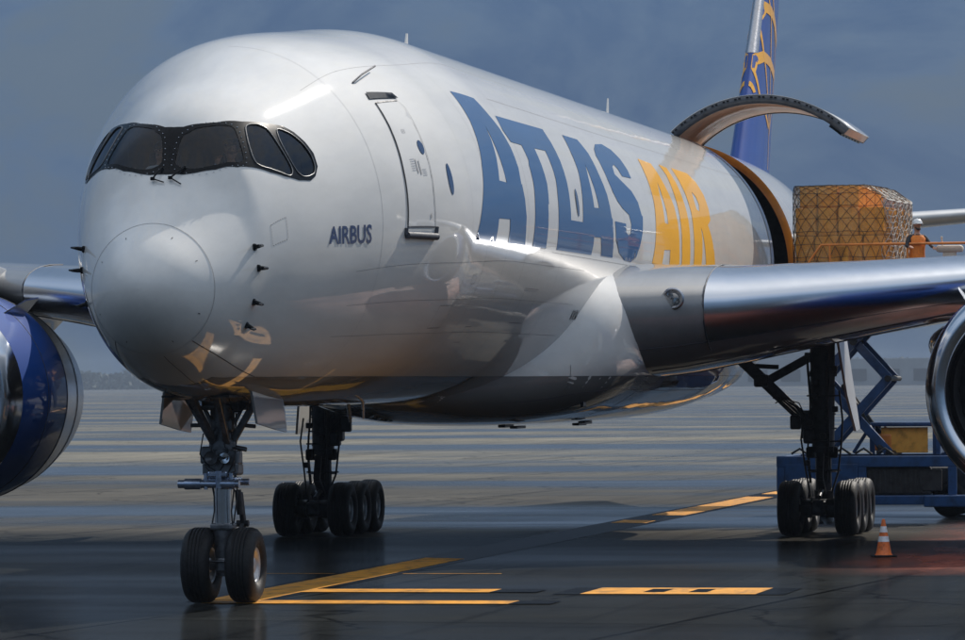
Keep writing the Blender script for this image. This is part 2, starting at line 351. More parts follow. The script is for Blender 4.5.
def pch(yk,m,x):
    x=sqrt(max(0.,min(x,KX[-1]))); i=0
    while i<len(KQ)-2 and KQ[i+1]<x: i+=1
    h=KQ[i+1]-KQ[i]; t=(x-KQ[i])/h
    return (2*t**3-3*t**2+1)*yk[i]+(t**3-2*t**2+t)*h*m[i]+(-2*t**3+3*t**2)*yk[i+1]+(t**3-t**2)*h*m[i+1]
def dims(X): return max(pch(KW,MW,X),1e-3),pch(KZ,MZ,X),pch(KB,MBs,X)
def S0(X,ph):
    w,t,b=dims(X); a=radians(ph); return Vector((X,-w*sin(a),(t+b)/2+(t-b)/2*cos(a)))
def S(X,ph,off=0.0):
    p=S0(X,ph)
    if off:
        e=.01; dx=S0(X+e,ph)-S0(max(X-e,0),ph); dp=S0(X,ph+.3)-S0(X,ph-.3)
        n=dx.cross(dp); 
        c=Vector((X,0,(dims(X)[1]+dims(X)[2])/2))
        if n.dot(p-c)<0: n=-n
        p=p+n.normalized()*off
    return p
RS=3.0*pi/180
def smooth_poly(poly,it=1):
    for _ in range(it):
        o=[]
        n=len(poly)
        for i in range(n):
            a=poly[i]; b=poly[(i+1)%n]
            o.append((a[0]*.8+b[0]*.2,a[1]*.8+b[1]*.2)); o.append((a[0]*.2+b[0]*.8,a[1]*.2+b[1]*.8))
        poly=o
    return poly
def patch(name,poly,mat,parent,holes=(),off=.006,step=.15,mirror=False,k=RS,thick=0):
    """a sheet cut to poly (station, degrees from crown) lying on the fuselage skin"""
    loops=[poly]+list(holes); V=[];E=[]
    for lp in loops:
        n0=len(V); P=[(a,b*k) for a,b in lp]; q=[]
        for i in range(len(P)):
            a=P[i];b=P[(i+1)%len(P)]; L=sqrt((a[0]-b[0])**2+(a[1]-b[1])**2); m=max(1,int(L/step))
            for j in range(m): q.append((a[0]+(b[0]-a[0])*j/m,a[1]+(b[1]-a[1])*j/m))
        V+=q; E+=[(n0+i,n0+(i+1)%len(q)) for i in range(len(q))]
    o2=[(a,b*k) for a,b in poly]; h2=[[(a,b*k) for a,b in h] for h in holes]
    xs=[p[0] for p in o2]; ys=[p[1] for p in o2]
    x=min(xs)+step*.5
    while x<max(xs):
        y=min(ys)+step*.5
        while y<max(ys):
            if pt_in((x,y),o2) and not any(pt_in((x,y),h) for h in h2): V.append((x,y))
            y+=step
        x+=step
    r=delaunay_2d_cdt([Vector(v) for v in V],E,[],0,1e-6)
    vs=[S(v.x,v.y/k,off) for v in r[0]]
    fs=[]
    for f in r[2]:
        c=(sum(r[0][i].x for i in f)/len(f),sum(r[0][i].y for i in f)/len(f))
        if pt_in(c,o2) and not any(pt_in(c,h) for h in h2): fs.append(tuple(f))
    me=bpy.data.meshes.new(name)
    if mirror: vs=[Vector((v.x,-v.y,v.z)) for v in vs]
    me.from_pydata(vs,[],fs); me.materials.append(mat)
    me.polygons.foreach_set('use_smooth',[True]*len(fs))
    bm=bmesh.new(); bm.from_mesh(me)
    loose=[v for v in bm.verts if not v.link_faces]; bmesh.ops.delete(bm,geom=loose,context='VERTS')
    bmesh.ops.recalc_face_normals(bm,faces=bm.faces)
    s=sum(f.normal.dot(f.calc_center_median()-Vector((f.calc_center_median().x,0,5.9))) for f in bm.faces)
    if s<0: bmesh.ops.reverse_faces(bm,faces=bm.faces)
    bm.to_mesh(me); bm.free()
    return link(name,me,parent)
def seam_pts(pts,n=12):
    o=[]
    for i in range(len(pts)-1):
        a,b=pts[i],pts[i+1]; m=max(2,int(max(abs(a[0]-b[0])/.2,abs(a[1]-b[1])/3)))
        for j in range(m): o.append((a[0]+(b[0]-a[0])*j/m,a[1]+(b[1]-a[1])*j/m))
    o.append(pts[-1]); return o
def seam(mb,pts,w=.012,off=.004,both=False):
    pts=seam_pts(pts)
    P=[S(a,b,off) for a,b in pts]; vs=[];fs=[]
    for i,p in enumerate(P):
        d=(P[min(i+1,len(P)-1)]-P[max(i-1,0)]).normalized(); c=Vector((p.x,0,5.5 if p.x>3 else 4.6)); n=(p-c).normalized()
        x=d.cross(n).normalized()*w/2; vs+=[p-x,p+x]
    for i in range(len(P)-1): fs.append((2*i,2*i+1,2*i+3,2*i+2))
    mb.add(vs,fs,True)
    if both: mb.add([(v.x,-v.y,v.z) for v in vs],fs,True)
def ell(cx,cp,rx,rp,n=28): return [(cx+rx*cos(2*pi*i/n),cp+rp*sin(2*pi*i/n)) for i in range(n)]

JET=empty('cargo_jet',(0,0,0)); tag(JET,'huge white cargo jet with blue and orange lettering and raised side cargo door','cargo jet')

# ---- skin
surround=[(x,max(p,0.0)) for x,p in TR['surround']]
def openings():
    full=[(x,p) for x,p in TR['surround']]
    return smooth_poly(full,1)
OPN=openings()
CX0,CX1,CP0,CP1=45.0,49.3,10.0,108.0
Xs=[0,.003,.008,.016,.03,.045,.065,.09,.12,.16,.21,.28,.36,.45,.55,.65,.75,.85,.95,1.05,1.15,1.25,1.35,1.45]
x=1.48
while x<3.75: Xs.append(x); x+=.03
x=3.8
while x<13: Xs.append(x); x+=.2
while x<44.9: Xs.append(x); x+=.8
Xs+= [45.0,46.1,47.2,48.2,49.3]; x=50.2
while x<70.8: Xs.append(x); x+=.6
Xs.append(70.8)
NP=240; PH=[-180+360*i/NP for i in range(NP)]
# ring angles, with the cargo opening's edges falling on the grid (1.5 degree steps)
CP1=108.0; CP0=10.5
vs=[];fs=[]
for X in Xs:
    for p in PH: vs.append(S0(X,p))
inner_poly=OPN
def in_open(X,p):
    p=abs(p)
    if not(1.5<X<3.7) : return False
    if p<1.0: return 1.60<X<2.0
    return pt_in((X,p),inner_poly)
for i in range(len(Xs)-1):
    for k in range(NP):
        k2=(k+1)%NP; Xa,Xb=Xs[i],Xs[i+1]; pa=PH[k]; pb=PH[k]+360/NP
        pc=(pa+pb)/2
        if CX0<=(Xa+Xb)/2<=CX1 and CP0<pc<CP1: continue
        if 1.5<Xa<3.7 and abs(pc)<75 and all(in_open(a,b) for a in(Xa,Xb) for b in(pa,pb)): continue
        fs.append((i*NP+k,(i+1)*NP+k,(i+1)*NP+k2,i*NP+k2))
mb=MB(); mb.add(vs,fs,True); mb.add([S0(Xs[-1],p) for p in PH],[tuple(range(NP))])
FUS=mb.build('fuselage',M['white'],JET)
for p_ in FUS.data.polygons: pass

# ---- lettering, painted on both sides of the hull
BL=[('A1',['A1h']),('TLA',['A2h']),('S',[])]; OR=[('A3',['A3h']),('I',[]),('RR',['Rh'])]
for side in (False,):
    for k,h in BL: patch('lettering',TR[k],M['blueletter'],FUS,[TR[q] for q in h],mirror=side)
    for k,h in OR: patch('lettering',TR[k],M['orangeletter'],FUS,[TR[q] for q in h],mirror=side)

def text_patch(txt,X0,ph0,height,mat,parent,stretch=1.0):
    """small word on the hull"""
    cu=bpy.data.curves.new('txt','FONT'); cu.body=txt; cu.size=1; cu.resolution_u=3; cu.offset=.022
    to=bpy.data.objects.new('txt',cu); COL.objects.link(to); bpy.context.view_layer.update()
    me=bpy.data.meshes.new_from_object(to.evaluated_get(bpy.context.evaluated_depsgraph_get()))
    bpy.data.objects.remove(to,do_unlink=True)
    w,t,b=dims(X0); h=max(v.co.y for v in me.vertices)
    for v in me.vertices:
        X=X0+v.co.x/h*height*stretch; ph=ph0+(X-X0)*2.2-degrees(v.co.y/h*height/((t-b)/2)); v.co=S(X,ph,.008)
    me.materials.clear(); me.materials.append(mat)
    return link('maker_name',me,parent)
def phz(X,z):
    w,t,b=dims(X); return degrees(math.acos(max(-1,min(1,(z-(t+b)/2)/((t-b)/2)))))
bx=[2.1,2.6,3.2,4,5,6,8,10,13,16,20.3]
patch('belly_grey_sheet',[(x_,phz(x_,3.33)) for x_ in bx]+[(x_,360-phz(x_,3.33)) for x_ in bx[::-1]],M['bellygrey'],FUS,off=.004,step=.25)  # darker grey sheet over the hull below a set height
text_patch('AIRBUS',3.60,92.4,.245,M['navy'],FUS,1.12)

# ---- flight deck windows
cs=[(x,max(p,0)) for x,p in TR['surround']]
half=[(2.02,-.05)]+TR['surround'][1:-1]+[(1.57,-.05)]
panes={k:smooth_poly(TR[k],2) for k in('paneB','paneC','paneD')}
halfs=half[:1]+smooth_poly(half[1:-1],0)+half[-1:]
def shrink(poly,f):
    cx=sum(p[0] for p in poly)/len(poly); cy=sum(p[1] for p in poly)/len(poly)
    return [(cx+(x-cx)*f,cy+(y-cy)*f) for x,y in poly]
k15=1.5*pi/180
for mir in (False,True):
    SU=patch('window_surround',half,M['black'],FUS,list(panes.values()),off=.010,step=.05,mirror=mir,k=k15)
    for k in ('paneB','paneC','paneD'):
        patch('window_pane',shrink(panes[k],1.02),M['glass'],FUS,off=.002,step=.06,mirror=mir,k=k15)
        if k!='paneB':
            q=panes[k]; rm=MB(); P=[S(a,b,.014) for a,b in q]
            if mir: P=[Vector((p.x,-p.y,p.z)) for p in P]
            rm.tube(P+[P[0]],.009,6,False); rm.build('window_rim',M['rimdark'],FUS)
    # rivets round the front panes
    rv=MB(); q=shrink(panes['paneB'],1.0); cx=sum(p[0] for p in q)/len(q); cy=sum(p[1] for p in q)/len(q)
    P=[S(a,b,.014) for a,b in q]; L=0; nxt=0
    for i in range(len(P)):
        a=P[i]; b=P[(i+1)%len(P)]; seg=(b-a).length
        while nxt<L+seg:
            t=(nxt-L)/seg; pa=q[i]; pb=q[(i+1)%len(q)]; u=pa[0]+(pb[0]-pa[0])*t; v=pa[1]+(pb[1]-pa[1])*t
            d=Vector((u-cx,(v-cy)*k15)); d.normalize(); c=S(u+d.x*.06,v+d.y*.06/k15,.014)
            if mir: c.y=-c.y
            rv.bbox(c,(.014,.014,.012),.004); nxt+=.085
        L+=seg
    rv.build('window_rivets',M['lens'],FUS)
# wipers parked below the centre post
for sy,(xa,pa,xb,pb) in ((0,(1.50,4,1.66,12)),(1,(1.50,-8,1.64,-3))):
    w=MB(); a=S(xa,pa,.05); b=S(xb,pb,.03); w.tube([a,(a+b)/2+Vector((-.03,0,0)),b],.014,8); w.bbox(a,(.06,.06,.05),.01)
    w.tube([a,S(xa-.05,pa+8,.03)],.010,6); w.build('wiper',M['black'],JET)

# flight deck lining, seats and glareshield inside
ck=MB()
ck.box((4.35,0,6.2),(.06,2.6,1.9)); ck.box((3.2,0,5.35),(2.2,2.2,.06)); ck.bbox((2.25,0,5.98),(.55,1.5,.25),.06)
ck.box((2.95,0,5.75),(.9,.35,.5))
ck.build('flight_deck_lining',M['beige'],JET)
for y in (.55,-.55):
    q=MB(); q.bbox((3.55,y,6.22),(.14,.46,.75),.05); q.bbox((3.3,y,5.9),(.5,.46,.12),.04); q.bbox((3.55,y,6.68),(.10,.24,.18),.03); q.build('crew_seat',M['cloth'],JET)

# ---- seams
sm=MB()
seam(sm,[(.82,a) for a in range(-180,181,4)],.008)
dr=TR['door']; dl=[dr[0]]+dr[1:5]; 
seam(sm,[(6.23,51.3),(6.20,60),(6.10,75),(6.05,90),(6.04,92.2),(7.05,92.8),(7.05,84),(7.1,74),(7.15,64),(7.2,54),(7.1,51.5),(6.23,51.3)],.022)
for st in (10.2,13.6,37.5): seam(sm,[(st,a) for a in range(0,150,4)],.006,.003,True)
seam(sm,[(.84,142),(2.2,147),(3.56,151.5)],.014,.004,True)
seam(sm,[(.9,172),(2.6,168),(3.4,166)],.010,.004)
seam(sm,[(13.6,50),(25,50.5),(44.6,50)],.006)
seam(sm,[(16,99.6),(26,100.2),(38,100)],.006)
for stn in (5.2,8.9,11.9,15.2,16.9,23.5,26.7,31.2,35.9,40.2,42.6): seam(sm,[(stn,a) for a in range(0,150,4)],.004,.002)
for ph_ in (36,104,116,128): seam(sm,[(4.5,ph_),(12,ph_),(19.5,ph_)],.004,.002)
# service hatches low on the hull
for (xa,xb,pa,pb) in ((8.2,9.0,118,126),(11.0,11.5,126,132),(14.4,15.6,112,124),(9.6,9.9,108,111)):
    seam(sm,[(xa,pa),(xb,pa),(xb,pb),(xa,pb),(xa,pa)],.007,.004)
dsm=MB(); seam(dsm,[(6.23,51.3),(6.20,60),(6.10,75),(6.05,90),(6.04,92.2),(7.05,92.8),(7.05,84),(7.1,74),(7.15,64),(7.2,54),(7.1,51.5),(6.23,51.3)],.024,.018); dsm.build('panel_seam',M['seam'],FUS)
# dashed access panel outline near the word
for (a,b) in (((2.10,78),(2.10,87)),((2.48,78),(2.48,87)),((2.10,78),(2.48,78)),((2.10,87),(2.48,87))):
    n=7
    for i in range(n):
        t0=i/n; t1=(i+.55)/n
        seam(sm,[(a[0]+(b[0]-a[0])*t0,a[1]+(b[1]-a[1])*t0),(a[0]+(b[0]-a[0])*t1,a[1]+(b[1]-a[1])*t1)],.008)
sm.build('panel_seam',M['seam'],FUS)
# radome strip fasteners
st=MB()
for a in (-60,-25,25,60,115,155,205,245):
    seam(st,[(.60,a),(.64,a)],.011,.006)
st.build('radome_fastener',M['seam'],FUS)

# ---- passenger door
DO=patch('entry_door',[(6.25,51.6),(6.21,60),(6.11,75),(6.07,90),(6.06,92),(7.03,92.6),(7.03,84),(7.08,74),(7.13,64),(7.18,54),(7.08,51.8)],M['white'],JET,off=.012,step=.2)
patch('door_window',ell(6.99,68,.10,2.3),M['glassblue'],DO,off=.018,step=.08)
patch('door_header',[(6.15,46.9),(7.12,48.4),(7.2,50.6),(6.10,49.6)],M['black'],DO,off=.02,step=.2)
sl=MB(); P=[S(a,b,.03) for a,b in ((5.96,94.6),(6.3,95),(7.08,95.8))]; sl.tube(P,.055,10); sl.tube([S(a,b,.02) for a,b in ((5.96,92.4),(5.96,94.6))],.03,8); sl.tube([S(a,b,.02) for a,b in ((7.10,92.8),(7.08,95.8))],.03,8); sl.build('door_sill',[M['seam']],DO)
hd=MB()
seam(hd,[(6.62,71.5),(6.62,76)],.03,.022); seam(hd,[(6.72,72),(6.72,76.5)],.03,.022)
for i in range(6): seam(hd,[(6.42,71.5+i*.7),(6.58,71.5+i*.7)],.008,.018)
for i in range(4): seam(hd,[(6.78,75+i*.6),(6.93,75+i*.6)],.008,.018)
for i in range(3): seam(hd,[(6.55+.05*i,61.5),(6.55+.05*i,63)],.012,.018)
seam(hd,[(6.9,88.5),(6.9,90)],.03,.02)
hd.build('door_handle',M['label'],DO)
patch('cabin_window',ell(7.85,78.4,.10,4.9),M['glassblue'],FUS,off=.008,step=.1)
patch('cabin_window',ell(18.43,82,.13,4.6),M['glassblue'],FUS,off=.012,step=.1)

# ---- probes
def probe(X,ph,mir=False,L=.20):
    q=MB(); c=S(X,ph); n=(S(X,ph,.2)-c).normalized()
    a=c+n*.13; pts=[c-n*.02,c+n*.09,a]; tip=a+Vector((-L,0,0)); back=a+Vector((.06,0,0))
    def my(p): return Vector((p.x,-p.y,p.z)) if mir else p
    q.tube([my(p) for p in pts],[.035,.028,.022],8); q.tube([my(back),my(a),my(tip)],[.018,.024,.012],8)
    q.bbox(my(c),(.10,.05,.10),.02)
    q.build('air_probe',M['black'],JET)
for (a,b) in ((1.70,78.9),(1.755,91.5),(1.745,109),(1.79,122.4)): probe(a,b)
for (a,b) in ((1.70,78.9),(1.755,91.5),(1.745,109)): probe(a,b,True)
# ---- blade antennas on the crown
for (X,h,ph) in ((17.9,.36,0),(39.5,.50,0)):
    if not h: continue
    q=MB(); c=S(X,ph); t=.012
    q.add([(X-.12,c.y-t,c.z-.03),(X+.2,c.y-t,c.z-.03),(X+.2,c.y-t,c.z+h),(X+.12,c.y-t,c.z+h),(X-.12,c.y+t,c.z-.03),(X+.2,c.y+t,c.z-.03),(X+.2,c.y+t,c.z+h),(X+.12,c.y+t,c.z+h)],
          [(0,1,2,3),(7,6,5,4),(0,4,5,1),(1,5,6,2),(2,6,7,3),(3,7,4,0)]); q.build('blade_antenna',M['white'],JET)
q=MB(); q.tube([S(6.02,42.3,.01),S(6.3,41.5,.12),S(7.25,38.4,.10)],.014,6); q.build('wire_antenna',M['seam'],JET)

# ---- cargo opening: jamb, hold and floor
jb=MB(); dp=.17
def ringpt(X,ph,r):
    w,t,b=dims(X); a=radians(ph); return Vector((X,-(w-r)*sin(a),(t+b)/2+((t-b)/2-r)*cos(a)))
phs=[CP0+ (CP1-CP0)*i/40 for i in range(41)]
vs=[];fs=[]
for p in phs: vs+=[ringpt(CX1,p,-.01),ringpt(CX1-.07,p,.08),ringpt(CX1-.08,p,dp)]
for i in range(40):
    for j in range(2): fs.append((3*i+j,3*i+3+j,3*i+4+j,3*i+1+j))
jb.add(vs,fs,True); jb.build('cargo_door_jamb',M['jamb'],JET); jb=MB()
vs=[];fs=[]
for p in phs: vs+=[ringpt(CX0,p,-.01),ringpt(CX0+.06,p,.10),ringpt(CX0+.08,p,dp)]
for i in range(40):
    for j in range(2): fs.append((3*i+j,3*i+3+j,3*i+4+j,3*i+1+j))
jb.add(vs,fs,True)
jb.build('cargo_door_jamb',M['jamb'],JET)
jf=MB(); vs=[];fs=[]
for p in phs: vs+=[S(CX0-.42,p,.010),S(CX0-.005,p,.014)]
for i in range(40): fs.append((2*i,2*i+2,2*i+3,2*i+1))
jf.add(vs,fs,True); jf.build('cargo_door_doubler',simple('blue_grey_frame_paint',(.22,.26,.36),.35,0,.6,.06,2),JET)
hl=MB(); vs=[];fs=[]; n=36
for X in (43.0,51.5):
    for i in range(n):
        a=2*pi*i/n; vs.append((X,2.78*sin(a),5.94+2.82*cos(a)))
for i in range(n):
    a=(degrees(2*pi*(i+.5)/n)+180)%360-180
    fs.append((i,(i+1)%n,n+(i+1)%n,n+i))
fs2=[]
for i in range(n):
    a=-(((degrees(2*pi*(i+.5)/n)+180)%360)-180)
    if 12<a<112: continue
    fs2.append(fs[i])
hl.add(vs,fs2,True); hl.add(vs,[tuple(range(n)),tuple(range(n,2*n))])
hl.box((47.2,0,5.1),(8.4,5.2,.08)); hl.build('cargo_hold_lining',M['dark'],JET)

# ---- raised cargo door: an arc hinged near the crown
cd=empty('cargo_door',(0,0,0),parent=JET)
H=S0(47,CP0); al=radians(56); R0=2.98;R1=3.06; zc0=5.9425
def swing(p,r):
    a=radians(p); y=-(2.98+r)*sin(a); z=zc0+(3.07+r)*cos(a)
    dy=-(y-H.y); dz=z-H.z     # dy: outboard
    c,s_=cos(al),sin(al)
    return Vector((0,H.y-(dy*c-dz*s_),H.z+(dy*s_+dz*c)+.05))
PD=[CP0+1.0+87.0*i/48 for i in range(49)]
def arc(mb,x0,x1,ra,rb,smooth=True,P=PD):
    vs=[];fs=[]
    for p in P:
        a=swing(p,ra); b=swing(p,rb)
        vs+=[(x0,a.y,a.z),(x1,a.y,a.z),(x1,b.y,b.z),(x0,b.y,b.z)]
    for i in range(len(P)-1):
        for j in range(4): fs.append((4*i+j,4*i+(j+1)%4,4*i+4+(j+1)%4,4*i+4+j))
    mb.add(vs,fs,smooth); mb.add(vs[:4],[(0,1,2,3)]); mb.add(vs[-4:],[(3,2,1,0)])
q=MB(); arc(q,CX0+.04,CX1-.04,-.012,.0); q.build('door_skin',M['white'],cd)
q=MB(); arc(q,CX0+.16,CX1-.16,-.19,-.015); q.build('door_lining',M['doorinner'],cd)
q=MB(); arc(q,CX0+.03,CX0+.155,-.21,-.013); q.build('door_edge',M['doorrim'],cd)
q=MB(); arc(q,CX1-.155,CX1-.03,-.21,-.013); q.build('door_edge',M['doorrim'],cd)
q=MB()
for i in range(0,46,1):
    if i%3==2: continue
    P=[PD[i],PD[i]+1.1]; arc(q,CX0+.005,CX0+.028,-.075,-.045,False,P)
q.build('door_seal_strip',M['black'],cd)
q=MB()
for k in range(7):
    x0=CX0+.15+k*.60
    arc(q,x0,x0+.34,-.27,-.20,False,[90.5,92.5,95.5,97.5])
q.build('door_latch',M['black'],cd)
q=MB(); arc(q,CX0+.05,CX1-.05,-.22,-.02,False,[97.6,98.2]); q.build('door_sill_beam',M['doorrim'],cd)
# lift actuators
for X in ():
    q=MB(); a=swing(28,-.2); b=S0(X,30); q.tube([(X,b.y*.9,b.z-.25),(X,a.y,a.z)],.045,8); q.build('door_actuator',M['gearsteel'],cd)
# ------------------------------------------------------------------ belly fairing
def interp(tab,x):
    if x<=tab[0][0]: return tab[0][1]
    for (a,u),(b,v) in zip(tab,tab[1:]):
        if x<=b:
            t=(x-a)/(b-a); t=t*t*(3-2*t) if False else t
            return u+(v-u)*t
    return tab[-1][1]
def crv(tab,x):      # monotone cubic through a table
    n=len(tab); xs=[p[0] for p in tab]; ys=[p[1] for p in tab]
    h=[xs[i+1]-xs[i] for i in range(n-1)]; dl=[(ys[i+1]-ys[i])/h[i] for i in range(n-1)]; m=[0.0]*n
    for i in range(1,n-1):
        if dl[i-1]*dl[i]>0:
            w1=2*h[i]+h[i-1]; w2=h[i]+2*h[i-1]; m[i]=(w1+w2)/(w1/dl[i-1]+w2/dl[i])
    m[0]=dl[0]; m[-1]=dl[-1]
    x=max(xs[0],min(x,xs[-1])); i=0
    while i<n-2 and xs[i+1]<x: i+=1
    t=(x-xs[i])/h[i]
    return (2*t**3-3*t**2+1)*ys[i]+(t**3-2*t**2+t)*h[i]*m[i]+(-2*t**3+3*t**2)*ys[i+1]+(t**3-t**2)*h[i]*m[i+1]
FW=[(16.2,.2),(17,.75),(18,1.25),(19.2,1.85),(20.0,2.35),(20.7,2.90),(21.5,3.26),(22.5,3.42),(24.5,3.52),(26,3.6),(32,3.65),(36,3.5),(38.5,3.3),(40.0,2.85),(41.2,1.9),(42.0,.4)]
FBt=[(16.2,3.1),(17,2.80),(18.5,2.60),(20,2.49),(23,2.42),(30,2.40),(34,2.42),(37,2.52),(39.5,2.78),(41.1,3.3),(42.0,4.0)]
FT=[(16.2,3.2),(18,3.9),(20,4.75),(20.7,5.35),(22,5.75),(24.5,5.85),(30,5.9),(36,5.8),(39,5.0),(42.0,4.2)]
N=96; vs=[];fs=[]; st=[16.2+ (42-16.2)*i/80 for i in range(81)]
for X in st:
    w=crv(FW,X); zb=crv(FBt,X); zt=crv(FT,X); zc=4.15 if 21<X<36 else (zb+zt)/2; h=(zt-zb)/2; e=2/2.5; zc=(zb+zt)/2
    for k in range(N):
        a=2*pi*k/N; sy=sin(a); cz=cos(a)
        vs.append((X,-w*math.copysign(abs(sy)**e,sy),zc+h*math.copysign(abs(cz)**e,cz)))
for i in range(80):
    for k in range(N): fs.append((i*N+k,(i+1)*N+k,(i+1)*N+(k+1)%N,i*N+(k+1)%N))
mb=MB(); mb.add(vs,fs,True); mb.add(vs[:N],[tuple(range(N))]); mb.add(vs[-N:],[tuple(range(N))])
FA=mb.build('belly_fairing',M['white'],JET)
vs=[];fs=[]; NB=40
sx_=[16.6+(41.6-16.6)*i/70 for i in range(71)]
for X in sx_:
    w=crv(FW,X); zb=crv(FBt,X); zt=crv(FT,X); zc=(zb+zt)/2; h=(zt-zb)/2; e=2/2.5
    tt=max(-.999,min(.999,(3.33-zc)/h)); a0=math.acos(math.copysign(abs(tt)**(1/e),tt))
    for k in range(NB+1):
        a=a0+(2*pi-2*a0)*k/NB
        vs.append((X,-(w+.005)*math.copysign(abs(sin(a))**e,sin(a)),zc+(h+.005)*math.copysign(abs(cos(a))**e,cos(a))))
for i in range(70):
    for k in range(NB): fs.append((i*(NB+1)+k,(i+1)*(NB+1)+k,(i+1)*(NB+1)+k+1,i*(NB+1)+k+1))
q=MB(); q.add(vs,fs,True); q.build('belly_grey_sheet',M['bellygrey'],FA)  # same darker grey on the lower fairing
# inlets, drain masts and panel lines under the fairing
q=MB()
for (x,y) in ((22,-1.2),(24.0,-.6),(27.5,-1.4),(30.5,-1.0)): q.bbox((x,y,2.40),(.9,.14,.05),.015)
q.build('belly_blade',M['black'],FA)
q=MB(); q.tube([(12.0,-.5,2.93),(12.05,-.5,2.65)],[.03,.02],8); q.tube([(18.0,1.1,3.0),(18.2,1.1,2.55)],[.05,.03],8); q.build('drain_mast',M['silver'],JET)
q=MB()
for i in range(3): 
    seam(q,[(19.9+i*.22,118),(20.0+i*.22,121.5)],.09,.012)
q.build('vent_slots',M['black'],FUS)
def fair_pt(X,a,off=.006):
    w=crv(FW,X); zb=crv(FBt,X); zt=crv(FT,X); zc=(zb+zt)/2; h=(zt-zb)/2; e=2/2.5; a=radians(a)
    return Vector((X,-(w+off)*math.copysign(abs(sin(a))**e,sin(a)),zc+(h+off)*math.copysign(abs(cos(a))**e,cos(a))))
def fseam(mb,pts,w=.014):
    P=[]
    for (a,b),(c,d) in zip(pts,pts[1:]):
        for j in range(10): P.append(fair_pt(a+(c-a)*j/10,b+(d-b)*j/10))
    vs=[];fs=[]
    for i,p in enumerate(P):
        d=(P[min(i+1,len(P)-1)]-P[max(i-1,0)]).normalized(); n=Vector((0,p.y,p.z-4.2)).normalized(); x=d.cross(n).normalized()*w/2
        vs+=[p-x,p+x]
    for i in range(len(P)-1): fs.append((2*i,2*i+1,2*i+3,2*i+2))
    mb.add(vs,fs,True)
q=MB(); fseam(q,[(20.2,95),(20.4,130),(20.6,165)]); fseam(q,[(19.0,125),(22,122),(27,124),(33,124)]); fseam(q,[(24,100),(24.6,140),(25,170)]); fseam(q,[(29,124),(29,175)]); q.build('panel_seam',M['seam'],FA)
q=MB(); q.bbox(fair_pt(21.6,135),(.35,.06,.14),.02); q.build('fairing_inlet',M['black'],FA)

# ------------------------------------------------------------------ wings
WS=[ # span, leading edge x, chord, z of leading edge, thickness ratio, twist
 (2.2,20.9,14.8,4.50,.135,3.6),(3.3,21.75,13.8,4.56,.135,3.6),(4.9,22.95,12.4,4.64,.132,3.4),(7.5,24.95,10.6,4.90,.125,3.0),(10.6,27.4,8.9,5.22,.115,2.4),
 (15,30.6,7.1,5.62,.105,1.6),(20,34.1,5.7,6.15,.10,1.),(26,38.3,4.2,6.95,.095,.3),(30,41.3,3.1,7.65,.09,0),(31.6,43.0,2.2,8.3,.09,0),(32.3,44.6,1.2,9.3,.09,0)]
def wsec(y):
    for a,b in zip(WS,WS[1:]):
        if y<=b[0]:
            t=(y-a[0])/(b[0]-a[0]); return [u+(v-u)*t for u,v in zip(a,b)]
    return WS[-1]
def afoil(x,t):
    yt=5*t*(.2969*sqrt(max(x,0))-.126*x-.3516*x*x+.2843*x**3-.1036*x**4)
    cam=.10*t*4*x*(1-x)+.02*sin(pi*x)*x
    return cam+yt, cam-yt*1.02
def wpt(y,xc,up,sgn,off=0):
    _,xl,c,z,t,tw=wsec(y); a=afoil(xc,t); zz=a[0] if up else a[1]*(1+.38*max(0,min(1,(8.5-y)/4.5)))
    tw=radians(tw); X=xc*c; Z=zz*c+(off if up else -off)
    if xc<.02: X-=off*(1-xc/.02)
    return Vector((xl+X*cos(tw)+Z*sin(tw),sgn*y,z-X*sin(tw)+Z*cos(tw)))
def wing_strip(ys,x0,x1,sgn,off=0,lower=None,close=False,n=18):
    """skin from the leading edge back to chord fraction x1 above and lower below"""
    lower=x1 if lower is None else lower
    up=[x1*(1-cos(pi/2*i/n)) for i in range(n,-1,-1)]; lo=[lower*(1-cos(pi/2*i/n)) for i in range(1,n+1)]
    vs=[];fs=[]; m=len(up)+len(lo)
    for y in ys:
        vs+=[wpt(y,x,True,sgn,off) for x in up]+[wpt(y,x,False,sgn,off) for x in lo]
    for i in range(len(ys)-1):
        for k in range(m-1): fs.append((i*m+k,i*m+k+1,(i+1)*m+k+1,(i+1)*m+k))
        if close: fs.append((i*m+m-1,i*m,(i+1)*m,(i+1)*m+m-1))
    return vs,fs,m
def lin(a,b,n): return [a+(b-a)*i/n for i in range(n+1)]
